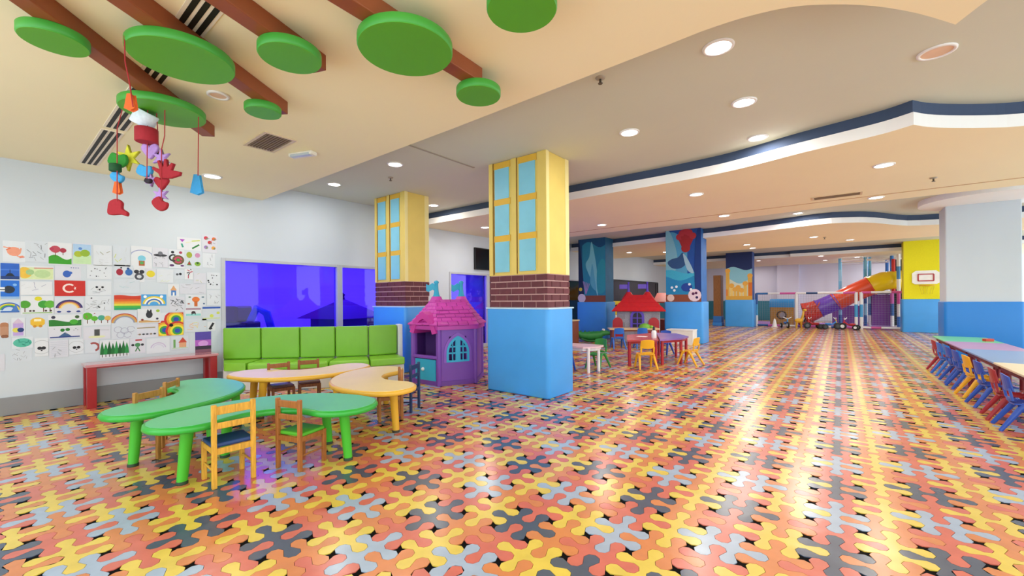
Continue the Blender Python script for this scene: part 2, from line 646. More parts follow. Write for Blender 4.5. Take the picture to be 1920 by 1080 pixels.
def brick_band(parent, w, d, z0, z1):
    MB().box(.008, w - .008, .008, d - .008, z0, z1).build('mortar', M_mortar, parent)
    rows = 5
    g = .017
    hrow = (z1 - z0) / rows
    bw = .215
    cache = {}
    for r in range(rows):
        za = z0 + r * hrow + g / 2; zb = z0 + (r + 1) * hrow - g / 2
        for face, L in (('f', w), ('r', d), ('l', d)):
            x = -(.5 if r % 2 else .12) * bw
            while x < L - .01:
                a = max(x + g / 2, 0); b = min(x + bw - g / 2, L)
                x += bw
                if b - a < .02:
                    continue
                key = round(b - a, 4)
                if key not in cache:
                    me = MB().box(0, b - a, -.004, .02, 0, zb - za)
                    m_ = bpy.data.meshes.new('brick'); m_.from_pydata(me.v, [], me.f); m_.materials.append(M_brick)
                    cache[key] = m_
                o = bpy.data.objects.new('brick', cache[key]); COL.objects.link(o); o.parent = parent
                if face == 'f':
                    o.location = (a, 0, za)
                elif face == 'r':
                    o.location = (w, a, za); o.rotation_euler = (0, 0, PI / 2)
                else:
                    o.location = (0, a + (b - a), za); o.rotation_euler = (0, 0, -PI / 2)

def house_column(label, x, y, w, d):
    c = thing('padded_column', label, 'column', (x, y, 0))
    pad(c, w, d)
    MB().box(-.047, w + .047, -.047, d + .047, PAD_T - .012, PAD_T + .008).build('padding_edge', M_padtrim, c, bevel=.004)
    zb = 1.68
    brick_band(c, w, d, PAD_T + .008, zb)
    MB().box(.004, w - .004, .004, d - .004, zb, Z_HIGH).build('upper_shaft', M_yel, c, bevel=.006)
    # painted window casing on the front
    H = Z_HIGH - zb
    fw = MB()
    for xa, xb in ((0, .07), (.42 * w / 1.0, .50 * w), (.86 * w, w)):
        fw.box(xa, xb, -.012, .004, zb, Z_HIGH)
    fw.build('casing', M_yel, c, bevel=.003)
    gv = MB()
    for xa in (.085 * w, .505 * w):
        gv.box(xa - .012, xa + .008, -.003, .004, zb + .02, Z_HIGH)
    gv.build('groove', P('#8a6420', .7), c)
    for k, (xa, xb) in enumerate(((.11 * w, .37 * w), (.55 * w, .82 * w))):
        for r in range(3):
            za = zb + .05 + r * (H - .06) / 3; zt = za + (H - .06) / 3 - .09
            MB().box(xa, xb, -.010, .004, za, zt).build('pane', M_pane, c, bevel=.002)
            MB().box(xa - .015, xb + .02, -.008, .004, zt, zt + .09).build('glazing_bar', M_yel2, c)
    # pale corner strip and side face trim
    MB().box(w - .012, w + .006, -.008, .06, zb, Z_HIGH).build('corner_strip', M_yelpale, c, bevel=.003)
    MB().box(w - .004, w + .004, d - .10, d, zb, Z_HIGH).build('corner_strip', M_yelpale, c, bevel=.003)
    return c
house_column('yellow column with painted windows, brick band and blue padding, nearest to the camera', -4.10, 4.66, 1.02, .58)
house_column('yellow column with painted windows behind the green sofa end and purple playhouse', -7.22, 4.78, .95, .56)

# --- flat painter: polygons laid on a plane, local x right, local z up, facing -y
class Paint:
    def __init__(s, w, h):
        s.w, s.h = w, h; s.mb = MB(); s.k = 0
    def poly(s, pts, col, mat=None):
        s.k += 1
        s.mb.mat(mat or P(col, .8, .05, 30))
        q = [(x * s.w, -.0006 * s.k, z * s.h) for x, z in pts]
        n = len(q)
        a = sum(q[i][0] * q[(i + 1) % n][2] - q[(i + 1) % n][0] * q[i][2] for i in range(n))
        s.mb.add(q, [tuple(range(n)) if a > 0 else tuple(range(n))[::-1]])
        return s
    def blob(s, pts, col):
        return s.poly([(min(1, max(0, a)), min(1, max(0, b))) for a, b in catmull(pts, 5, True)], col)
    def rect(s, x0, z0, x1, z1, col):
        return s.poly([(x0, z0), (x1, z0), (x1, z1), (x0, z1)], col)
    def disc(s, x, z, r, col, rz=None, n=14):
        # r in units of sheet height
        rz = rz or r
        k = s.h / s.w
        return s.poly([(x + r * k * math.cos(2 * PI * i / n), z + rz * math.sin(2 * PI * i / n)) for i in range(n)], col)
    def arc(s, x, z, r0, r1, a0, a1, col, n=12):
        k = s.h / s.w
        p = [(x + r1 * k * math.cos(math.radians(a0 + (a1 - a0) * i / n)), z + r1 * math.sin(math.radians(a0 + (a1 - a0) * i / n))) for i in range(n + 1)]
        p += [(x + r0 * k * math.cos(math.radians(a1 + (a0 - a1) * i / n)), z + r0 * math.sin(math.radians(a1 + (a0 - a1) * i / n))) for i in range(n + 1)]
        return s.poly(p, col)
    def line(s, x0, z0, x1, z1, wd, col):
        a = Vector((x0 * s.w, z0 * s.h)); b = Vector((x1 * s.w, z1 * s.h)); d = (b - a)
        if d.length < 1e-6: return s
        n = Vector((-d.y, d.x)).normalized() * wd * s.h / 2
        return s.poly([((p.x) / s.w, (p.y) / s.h) for p in (a - n, b - n, b + n, a + n)], col)
    def build(s, name, parent, loc=(0, 0, 0)):
        return s.mb.build(name, None, parent, loc)

def wave(x0, x1, z, amp, n, ph, bottom):
    top = [(x0 + (x1 - x0) * i / n, z + amp * math.sin(ph + 6 * i / n)) for i in range(n + 1)]
    return [(x0, bottom)] + [(x1, bottom)] + top[::-1]

def mural_column(label, x, y, w, d, kind):
    c = thing('mural_column', label, 'column', (x, y, 0))
    pad(c, w, d, .05)
    side = {'sea': '#1f66b4', 'lagoon': '#1c5f86', 'desert': '#2a4f93', 'yellow': '#e9de1c'}[kind]
    MB().box(0, w, 0, d, PAD_T - .02, Z_HIGH).build('shaft', P(side, .6, .15, 3), c, bevel=.01)
    h = Z_HIGH - PAD_T
    p = Paint(w, h)
    if kind == 'sea':
        p.rect(0, 0, 1, 1, '#1d4f9e')
        p.poly(wave(0, .62, .95, .03, 12, 0, 0), '#4f9fc4')
        p.blob([(0, .98), (.16, .95), (.34, .62), (.22, .38), (0, .45)], '#7db8c9')
        p.poly(wave(0, 1, .42, .03, 14, 1, 0), '#3fb0cf')
        p.poly(wave(0, 1, .33, .035, 14, 2.2, 0), '#2389bd')
        p.blob([(.05, .55), (.2, .47), (.45, .47), (.62, .56), (.5, .68), (.36, .62), (.18, .60)], '#2d5382')
        p.blob([(.5, .66), (.62, .60), (.8, .40), (.62, .44)], '#9fc3d3')
        p.disc(.60, .20, .075, '#20459c', .06)
        # a branching red coral
        for dx, dz, l in ((-.18, .9, .2), (-.1, .95, .2), (0, .97, .22), (.1, .95, .2), (.2, .9, .18)):
            p.line(.58, .70, .58 + dx, dz, .05, '#a3262c')
            p.disc(.58 + dx, dz, .045, '#b3303a')
        p.disc(.58, .74, .06, '#a3262c')
        p.blob([(.86, .02), (1, .02), (1, .98), (.9, .98), (.82, .5)], '#16397d')
        p.rect(0, 0, 1, .10, '#8d4a33')
        p.disc(.14, .055, .05, '#e6c9bd')
        p.disc(.82, .09, .085, '#e8d3dc'); p.disc(.78, .11, .02, '#5a2750'); p.disc(.88, .06, .018, '#3a2a5e'); p.disc(.86, .12, .018, '#5a2750')
        for bx, bz in ((.18, .2), (.25, .16), (.31, .21), (.68, .24), (.72, .17)):
            p.disc(bx, bz, .018, '#e9f4fa')
    elif kind == 'lagoon':
        p.rect(0, 0, 1, 1, '#14507c')
        p.poly(wave(.15, 1, .9, .05, 10, 0, 0), '#2a86a6')
        p.blob([(.28, .60), (.42, .72), (.5, .95), (.62, .72), (.70, .45), (.72, .10), (.60, .25), (.38, .45)], '#7cc3d2')
        p.blob([(.72, .15), (.70, .5), (.85, .66), (1, .6), (1, .2)], '#2f98aa')
        p.blob([(.45, .3), (.52, .6), (.60, .4), (.66, .18)], '#5aabc4')
        p.blob([(0, 0), (.2, .05), (.14, .6), (0, 1)], '#152a54')
        p.rect(.2, 0, 1, .1, '#8b4b3a')
        p.disc(.12, .06, .07, '#d9cfe4')
        for k in range(5):
            p.line(.28, .12, .18 + .06 * k, .33 - .01 * k, .012, '#a58bc4')
        p.disc(.08, .2, .03, '#d8c84a')
    elif kind == 'desert':
        p.rect(0, 0, 1, 1, '#1d2f66')
        p.poly(wave(0, 1, .66, .04, 10, 0, 0), '#8cc6dc')
        p.poly(wave(0, 1, .40, .06, 10, 1.5, 0), '#d8dcc9')
        for k, (bx, bw, bh) in enumerate(((0, .14, .62), (.16, .12, .30), (.3, .1, .22), (.42, .1, .26), (.55, .1, .2), (.68, .12, .34), (.84, .16, .5))):
            p.rect(bx, 0, bx + bw, bh, ('#e0b050', '#eecb76', '#e7bd60')[k % 3])
            p.disc(bx + bw / 2, bh, .05, '#e9ad4d')
        p.rect(.86, .05, 1, .36, '#d9742e'); p.rect(0, .02, .07, .22, '#dd8436')
        p.rect(0, 0, 1, .08, '#d9a544')
    else:
        p.rect(0, 0, 1, 1, '#ece319')
    p.build('mural', c, (0, -.003, PAD_T))
    return c
mural_column('column painted with teal lagoon, left of the red-roofed playhouse', -7.05, 12.62, 1.0, .62, 'lagoon')
mural_column('column painted with blue sea and red coral, white box before its padding', -4.13, 12.74, 1.0, .62, 'sea')
mural_column('column painted with night sky over orange desert towers, left of the toy fence', -4.1, 21.0, 1.05, .62, 'desert')
mural_column('bright yellow column carrying the toy basketball hoop', 1.84, 21.0, 1.05, .62, 'yellow')

# plain white column
c = thing('white_column', 'plain white column with blue padded base behind the row of tables', 'column', (1.76, 12.65, 0))
pad(c, 1.06, .7, .03, P('#1c80d8', .4, .03, 2))
MB().box(0, 1.06, 0, .7, PAD_T - .02, Z_HIGH).build('shaft', P('#c6d0d9', .7, .02, 2), c, bevel=.02)

# toy basketball hoop
hp = thing('basketball_hoop', 'white toy basketball hoop with red target frame on yellow column', 'hoop', (2.42, 20.99, 1.75))
bpoly = [(-.36, .06), (-.28, 0), (.28, 0), (.36, .06), (.36, .40), (.26, .49), (-.26, .49), (-.36, .40)]
MB().xf(Matrix.Rotation(PI / 2, 4, 'X')).prism(bpoly, .0, .03).build('backboard', P('#f4f4f2', .4), hp, bevel=.008)
fr = MB()
for a, b in (((-.2, .12), (.2, .12)), ((.2, .12), (.2, .36)), ((.2, .36), (-.2, .36)), ((-.2, .36), (-.2, .12))):
    fr.bar((a[0], -.034, a[1]), (b[0], -.034, b[1]), .035, .035, (0, 1, 0))
fr.build('target_frame', P('#b53b45', .5), hp)
rim = [(.2 * math.cos(t), -.25 + .2 * math.sin(t), -.05) for t in [2 * PI * k / 20 for k in range(21)]]
MB().tube(rim, .014, 8, False).build('rim', P('#e1a21b', .4), hp)
MB().bar((0, -.03, -.05), (0, -.07, -.05), .12, .03).build('bracket', P('#e1a21b', .4), hp)
nt = MB()
for k in range(10):
    t = 2 * PI * k / 10
    nt.tube([(.2 * math.cos(t), -.25 + .2 * math.sin(t), -.05), (.13 * math.cos(t + .3), -.25 + .13 * math.sin(t + .3), -.36)], .006, 5)
nt.build('net', P('#d9cf2a', .7), hp)

# ================================================================== KIDNEY TABLES
def bean(R=.635, half=.285, ha=57):
    cx = R * math.cos(math.radians(ha))
    pts = []
    n = 14
    for k in range(n + 1):       # outer side, angles 180-ha..180+ha measured from arc centre
        a = math.radians(180 - ha + 2 * ha * k / n)
        pts.append((cx + (R + half) * math.cos(a), (R + half) * math.sin(a)))
    a_end = math.radians(180 + ha)
    e = (cx + R * math.cos(a_end), R * math.sin(a_end))
    for k in range(1, 9):
        a = a_end + PI * k / 9
        pts.append((e[0] + half * math.cos(a), e[1] + half * math.sin(a)))
    for k in range(n + 1):
        a = math.radians(180 + ha - 2 * ha * k / n)
        pts.append((cx + (R - half) * math.cos(a), (R - half) * math.sin(a)))
    a_end = math.radians(180 - ha)
    e = (cx + R * math.cos(a_end), R * math.sin(a_end))
    for k in range(1, 9):
        a = a_end + PI + PI * k / 9
        pts.append((e[0] + half * math.cos(a), e[1] + half * math.sin(a)))
    return pts
BEAN = bean()
def kidney_table(label, loc, deg, rim_h, top_h, leg_h):
    t = thing('kidney_table', label, 'table', (loc[0], loc[1], 0), math.radians(deg), 'kidney tables set in a ring')
    MB().slab(BEAN, .415, .466, .022, 4).build('rim', P(rim_h, .32, .03, 4), t)
    n = len(BEAN)
    inner = []
    for i in range(n):
        p0 = Vector(BEAN[i - 1]); p2 = Vector(BEAN[(i + 1) % n]); d = (p2 - p0).normalized()
        q = Vector(BEAN[i]) + Vector((-d.y, d.x)) * .022
        inner.append((q.x, q.y))
    MB().prism(inner, .464, .4685).build('tabletop', P(top_h, .42, .04, 3), t)
    for (lx, ly) in ((.05, .54), (.05, -.54), (-.41, .38), (-.41, -.38)):
        sx, sy = lx + .02 * (1 if lx > 0 else -1), ly + .03 * (1 if ly > 0 else -1)
        lg = MB().tube([(sx, sy, .018), (lx, ly, .40), (lx, ly, .43)], [.034, .043, .05], 14).build('leg', P(leg_h, .35, .03, 4), t)
        MB().lathe([(.037, 0), (.038, .02), (.034, .024)], 14, (sx, sy, 0)).build('foot_cap', P('#1f3a22' if leg_h == '#45b52c' else '#3a3320', .6), lg)
    return t
GREEN = ('#2fa83a', '#5fc48c', '#45b52c')
YEL = ('#e6b13c', '#f0d79a', '#e0a92e')
kidney_table('green kidney table nearest the camera, with a blue-seated chair tucked in', (-3.60, 1.42), -29, *GREEN)
kidney_table('green kidney table at the left, nearer the wall of drawings', (-5.0, 1.10), 238, *GREEN)
kidney_table('cream-topped yellow kidney table in front of the green sofa', (-5.38, 2.50), 151, *YEL)
kidney_table('yellow kidney table at the right, its end toward the purple playhouse', (-4.08, 2.80), 60, *YEL)

# ================================================================== WOODEN CHAIRS
def wood_chair(wood, seat_h):
    t = thing('wooden_chair', 'x', 'chair')
    W = WOOD(wood)
    hw, yb, yf = .125, -.125, .13
    for sx in (-1, 1):
        MB().cbox((sx * hw, yb, .30), (.032, .032, .60)).build('rear_post', W, t, bevel=.006)
        MB().cbox((sx * hw, yf, .145), (.032, .032, .29)).build('front_leg', W, t, bevel=.005)
        MB().cbox((sx * hw, 0, .265), (.02, .23, .04)).build('side_rail', W, t, bevel=.003)
        MB().tube([(sx * hw, yb, .125), (sx * hw, yf, .125)], .009, 8).build('stretcher', W, t)
    MB().cbox((0, yb, .262), (.23, .02, .045)).build('rear_rail', W, t, bevel=.003)
    MB().cbox((0, yf, .265), (.23, .02, .04)).build('front_rail', W, t, bevel=.003)
    MB().cbox((0, yb, .555), (.235, .018, .06)).build('back_slat', W, t, bevel=.005)
    MB().cbox((0, yb, .445), (.235, .018, .045)).build('back_slat', W, t, bevel=.005)
    MB().cbox((0, .01, .30), (.27, .25, .032)).build('seat', P(seat_h, .45, .05, 8), t, bevel=.012, seg=3)
    return t
cy = wood_chair('#e0a83a', '#1f3f78')
place(cy, True, (-3.645, 1.135, 0), math.radians(88), 'light yellow wooden chair with navy blue seat at the near green table')
cb = wood_chair('#a8672e', '#58b52c')
cb.scale = (.94,) * 3
place(cb, True, (-3.485, 1.60, 0), math.radians(17), 'brown wooden chair with green seat in the notch of the near green table')
cn = wood_chair('#b07a35', '#9a8f92')
cn.scale = (.93,) * 3
place(cn, True, (-4.74, .95, 0), math.radians(-62), 'tan wooden chair with pale seat behind the left green table', 'brown wooden chairs')
place(cn, False, (-5.20, 1.24, 0), math.radians(-38), 'tan wooden chair mostly hidden in the far notch of left green table', 'brown wooden chairs')
cd = wood_chair('#9a5a2a', '#6a4340')
cd.scale = (.92,) * 3
place(cd, True, (-5.54, 2.30, 0), math.radians(-100), 'left of two brown wooden chairs between cream table and green sofa', 'chairs by the sofa')
place(cd, False, (-5.51, 2.64, 0), math.radians(-112), 'right of two brown wooden chairs between cream table and green sofa', 'chairs by the sofa')
ce = wood_chair('#a4682f', '#7c4d3a')
ce.scale = (.93,) * 3
place(ce, True, (-4.02, 2.84, 0), math.radians(150), 'brown wooden chair in the notch of the right yellow table')
cf = wood_chair('#1d3566', '#22457f')
cf.scale = (.95,) * 3
place(cf, True, (-4.17, 3.17, 0), math.radians(118), 'navy blue wooden chair just beyond the right yellow table')

# ================================================================== SOFA
SB = catmull([(-7.72, 2.33), (-7.30, 2.76), (-6.87, 3.17), (-6.50, 3.56), (-6.19, 3.95), (-6.02, 4.38)], 8)
sofa = thing('curved_bench_sofa', 'curved bench sofa with lime green cushions under the violet windows', 'sofa', (0, 0, 0))
M_lime = P('#77b32a', .38, .05, 4, bump=.15, bscale=6)
M_lime2 = P('#86c436', .36, .05, 4, bump=.15, bscale=6)
def nrm(i):
    a = Vector(SB[max(i - 1, 0)]); b = Vector(SB[min(i + 1, len(SB) - 1)])
    d = (b - a).normalized()
    n = Vector((d.y, -d.x))
    if i < 8:
        n = n.lerp(Vector((.96, -.28)), 1 - i / 8).normalized()
    return n
def strip(i0, i1, o0, o1, z0, z1, trim=0.0):
    """solid following the sofa curve from sample i0 to i1, offset o0..o1 toward the room"""
    idx = list(range(i0, i1 + 1))
    mb = MB()
    v = []
    for k, i in enumerate(idx):
        p = Vector(SB[i]); n = nrm(i)
        if trim and k in (0, len(idx) - 1):
            q = Vector(SB[idx[1] if k == 0 else idx[-2]])
            p = p + (q - p).normalized() * trim
        for o, z in ((o0, z0), (o1, z0), (o1, z1), (o0, z1)):
            w = p + n * o
            v.append((w.x, w.y, z))
    f = []
    for k in range(len(idx) - 1):
        for j in range(4):
            f.append((4 * k + j, 4 * k + 4 + j, 4 * k + 4 + (j + 1) % 4, 4 * k + (j + 1) % 4))
    f += [(0, 1, 2, 3), tuple(4 * (len(idx) - 1) + j for j in (3, 2, 1, 0))]
    return mb.add(v, f)
N = len(SB) - 1
strip(0, N, -.06, .0, 0, .905).build('back_board', P('#dfe3e4', .5), sofa, bevel=.006)
strip(0, N, .0, .46, 0, .30).build('base', P('#d8d3cf', .5), sofa, bevel=.006)
for k in range(5):
    a, b = 8 * k, 8 * (k + 1)
    strip(a, b, .0, .085, .42, .915, .006).build('back_cushion', M_lime, sofa, bevel=.022, seg=3)
    strip(a, b, .02, .53, .30, .415, .008).build('seat_cushion', M_lime2, sofa, bevel=.035, seg=4)
n_ = nrm(N); pN = Vector(SB[N]); dN = (Vector(SB[N]) - Vector(SB[N - 1])).normalized()
e0 = pN + dN * .01
MB().add([(*(e0 + n_ * a + dN * b), z) for z in (0, .92) for a, b in ((-.06, 0), (.12, 0), (.12, .07), (-.06, .07))],
         [(3, 2, 1, 0), (4, 5, 6, 7), (0, 1, 5, 4), (1, 2, 6, 5), (2, 3, 7, 6), (3, 0, 4, 7)]).build('end_panel', P('#e9ecee', .5), sofa, bevel=.006)

# ================================================================== RED SIDE TABLE
rt = thing('side_table', 'long narrow red table with glossy pink top against the wall of drawings', 'table', (-7.58, .76, 0))
MB().box(-.18, .18, 0, 1.42, .515, .55).build('tabletop', P('#c98a92', .10, .04, 3, coat=.4), rt, bevel=.006)
MB().box(-.15, .15, .03, 1.39, .495, .515).build('apron', P('#9c2e33', .35, .04, 5), rt)
for lx in (-.13, .13):
    for ly in (.06, 1.36):
        MB().cbox((lx, ly, .2575), (.08, .09, .515)).build('leg', P('#a01c24', .35, .05, 5), rt, bevel=.006)

# ================================================================== PURPLE PLAYHOUSE
M_pur = P('#7d47ae', .42, .05, 5)
M_pink = P('#cf46b4', .42, .08, 12, objvar=.10)
M_cyan = P('#2ea9d0', .4, .05, 5)
ph = thing('castle_playhouse', 'purple plastic castle playhouse with pink tiled roof and cyan flags', 'playhouse', (-5.19, 4.83, 0), math.radians(-27))
RH = .60
hexv = [(RH * math.cos(math.radians(30 + 60 * k)), RH * math.sin(math.radians(30 + 60 * k))) for k in range(6)]
# facets: k between hexv[k-1] and hexv[k] faces angle 60*k ; facet 0 faces local +x (window), facet 5 faces -60 deg (door)
def facet_frame(k):
    a = Vector(hexv[k - 1]); b = Vector(hexv[k])
    m = (a + b) / 2; ang = math.radians(60 * k)
    # local frame: X along facet (viewer's right), Y inward, Z up
    out = Vector((math.cos(ang), math.sin(ang)))
    rt_ = Vector((-out.y, out.x))
    M = Matrix(((rt_.x, -out.x, 0, m.x), (rt_.y, -out.y, 0, m.y), (0, 0, 1, 0), (0, 0, 0, 1)))
    return M, (b - a).length
EV = .90
for k in range(6):
    M, L = facet_frame(k)
    mb = MB().xf(M)
    h = L / 2
    if k == 5:      # doorway
        mb.box(-h, -.235, 0, .04, 0, EV); mb.box(.235, h, 0, .04, 0, EV); mb.box(-.235, .235, 0, .04, .86, EV)
        mb.build('wall_panel', M_pur, ph)
        dr = MB().xf(M).box(-.23, .23, -.012, .02, .03, .40).build('door', M_cyan, ph, bevel=.012)
        MB().xf(M).ball((-.04, -.02, .24), .03, 10, 6).build('door_knob', P('#dfe8ec', .4), dr)
        MB().xf(M).box(-.28, .28, -.03, .05, .41, .46).build('door_shelf', M_pur, ph, bevel=.012)
    elif k == 0:
        mb.box(-h, -.14, 0, .04, 0, EV); mb.box(.14, h, 0, .04, 0, EV); mb.box(-.14, .14, 0, .04, 0, .38); mb.box(-.14, .14, 0, .04, .76, EV)
        mb.build('wall_panel', M_pur, ph)
        # pointed arch window
        def arch(w, z0, zs, zt, n=7):
            R_ = (w * w + (zt - zs) ** 2) / (2 * w)
            pts = [(-w, z0), (w, z0)]
            a1 = math.asin((zt - zs) / R_)
            pts += [(w - R_ + R_ * math.cos(a1 * i / n), zs + R_ * math.sin(a1 * i / n)) for i in range(n + 1)]
            pts += [(-(w - R_ + R_ * math.cos(a1 * i / n)), zs + R_ * math.sin(a1 * i / n)) for i in range(n - 1, -1, -1)]
            return pts
        Mx = M @ Matrix.Rotation(PI / 2, 4, 'X')
        fr_o = arch(.185, .36, .50, .77); fr_i = arch(.15, .39, .50, .725)
        nn = len(fr_o)
        fmb = MB().xf(M)
        vs = [(x, -.02, z) for x, z in fr_o] + [(x, -.02, z) for x, z in fr_i] + [(x, .03, z) for x, z in fr_o] + [(x, .03, z) for x, z in fr_i]
        fs = []
        for i in range(nn):
            j = (i + 1) % nn
            fs += [(i, j, nn + j, nn + i), (i, 2 * nn + i, 2 * nn + j, j), (nn + i, nn + j, 3 * nn + j, 3 * nn + i)]
        fmb.add(vs, fs)
        ar_o = arch(.225, .355, .50, .82)
        wv = MB().xf(M)
        vs2 = [(x, -.012, z) for x, z in ar_o] + [(x, -.012, z) for x, z in fr_o] + [(x, .0, z) for x, z in ar_o] + [(x, .0, z) for x, z in fr_o]
        wv.add(vs2, fs)
        wv.build('window_surround', P('#8c55bd', .42), ph)
        wf = fmb.build('window_frame', M_cyan, ph)
        for sx in (-1, 1):
            mb2 = MB().xf(M)
            mb2.box(sx * .02 - .02, sx * .02 + .02, -.018, .02, .38, .74)
            mb2.build('shutter_bar', M_cyan, ph)
        for z in (.50, .60):
            MB().xf(M).box(-.15, .15, -.012, .015, z - .012, z + .012).build('shutter_bar', M_cyan, ph)
        for sx in (-.085, .085):
            MB().xf(M).box(sx - .008, sx + .008, -.012, .015, .39, .70).build('shutter_bar', M_cyan, ph)
    else:
        mb.box(-h, h, 0, .04, 0, EV)
        mb.build('wall_panel', M_pur, ph)
MB().prism([(x * .99, y * .99) for x, y in hexv], .0, .02).build('floor_panel', P('#3a2160', .6), ph)
MB().prism([(x * 1.03, y * 1.03) for x, y in hexv], .0, .07).build('plinth', P('#6f3d9e', .45), ph, bevel=.015)
for k in range(6):
    x, y = hexv[k]
    MB().lathe([(.035, 0), (.035, EV)], 10, (x * .985, y * .985, 0)).build('corner_post', M_pur, ph)
# eave ring and tiled roof courses blending into two turrets
MB().prism([(x * 1.09, y * 1.09) for x, y in hexv], EV - .03, EV + .05).build('eave', P('#bb3aa4', .45), ph, bevel=.015)
# ridge runs across the viewer's view (local y); two turret peaks on it
PK = (-.20, .23)
def roof_ring(t, n=48):
    """t 0 eave .. 1 top; horizontal outline shrinking to a stadium spanning the peaks"""
    pts = []
    for k in range(n):
        a = 2 * PI * k / n
        d = Vector((math.cos(a), math.sin(a)))
        hx = min(RH * 1.12 * math.cos(PI / 6) / max(1e-6, math.cos(((a + PI / 6) % (PI / 3)) - PI / 6)), 9)
        p0 = d * hx
        yy = max(PK[0], min(PK[1], p0.y))
        p1 = Vector((d.x * .10, yy + d.y * .09))
        s = t ** .85
        pts.append(p0 * (1 - s) + p1 * s)
    return pts
NC = 7
for cI in range(NC):
    ta, tb = cI / NC, min(1, (cI + 1.25) / NC)
    za = EV + .04 + .40 * ta; zb = EV + .04 + .40 * tb
    A = roof_ring(ta); B = roof_ring(tb)
    n = len(A)
    mb = MB()
    step = 2
    for k in range(0, n, step):
        ks = [(k + j + (cI % 2)) % n for j in range(step + 1)]
        lift = .012 + .008 * rnd.random()
        top = [(B[i].x, B[i].y, zb) for i in ks]
        low = [(A[i].x * 1.015, A[i].y * 1.015, za + lift) for i in ks]
        # narrow joints
        c0 = sum((Vector(p) for p in low), Vector()) / len(low)
        low = [tuple(Vector(p).lerp(c0, .06)) for p in low]
        c1 = sum((Vector(p) for p in top), Vector()) / len(top)
        top = [tuple(Vector(p).lerp(c1, .06)) for p in top]
        lip = [(p[0] * .99, p[1] * .99, p[2] - .02) for p in low]
        m_ = len(ks)
        mb.add(low + top + lip, [(i, i + 1, m_ + i + 1, m_ + i) for i in range(m_ - 1)] + [(2 * m_ + i, 2 * m_ + i + 1, i + 1, i) for i in range(m_ - 1)])
    mb.build('shingle_course', M_pink, ph)
A = roof_ring(0); B = roof_ring(1)
MB().add([(p.x * .985, p.y * .985, EV + .03) for p in A] + [(p.x * .96, p.y * .96, EV + .435) for p in B],
         [(i, (i + 1) % 48, 48 + (i + 1) % 48, 48 + i) for i in range(48)] + [tuple(range(48, 96))]).build('roof_shell', P('#a02c8c', .5), ph)
for py in PK:
    MB().lathe([(.20, EV + .26), (.135, EV + .37), (.085, EV + .47), (.075, EV + .49)], 18, (0, py, 0)).build('turret_cap', M_pink, ph)
    fp = MB().lathe([(.075, EV + .47), (.05, EV + .52), (.035, EV + .60), (.03, EV + .70), (.045, EV + .725), (.03, EV + .75), (.0, EV + .76)], 12, (0, py, 0)).build('flag_pole', M_cyan, ph)
    fb = MB()
    pts = [(0, py - .03 - .035 * i, EV + .64 + .02 * math.sin(1.6 * i)) for i in range(5)]
    for a, b in zip(pts[:-1], pts[1:]):
        fb.add([(-.012, a[1], a[2] - .055), (-.012, b[1], b[2] - .055), (-.012, b[1], b[2] + .055), (-.012, a[1], a[2] + .055),
                (.012, a[1], a[2] - .055), (.012, b[1], b[2] - .055), (.012, b[1], b[2] + .055), (.012, a[1], a[2] + .055)],
               [(3, 2, 1, 0), (4, 5, 6, 7), (0, 1, 5, 4), (1, 2, 6, 5), (2, 3, 7, 6), (3, 0, 4, 7)])
    fb.build('flag', M_cyan, fp)
# arched porch gable over the doorway
M, L = facet_frame(5)
gb = MB().xf(M)
prof = [(-.30, .82), (-.22, .99), (-.10, 1.10), (0, 1.15), (.10, 1.10), (.22, .99), (.30, .82)]
inn = [(-.21, .80), (-.16, .93), (-.07, 1.01), (0, 1.04), (.07, 1.01), (.16, .93), (.21, .80)]
n = len(prof)
vs = [(x, -.06, z) for x, z in prof] + [(x, -.06, z) for x, z in inn] + [(x, .30, z) for x, z in prof] + [(x, .30, z) for x, z in inn]
fs = []
for i in range(n - 1):
    fs += [(i, i + 1, n + i + 1, n + i), (i, 2 * n + i, 2 * n + i + 1, i + 1), (n + i, n + i + 1, 3 * n + i + 1, 3 * n + i)]
gb.add(vs, fs)
gb.build('porch_gable', P('#c93aa0', .42), ph)
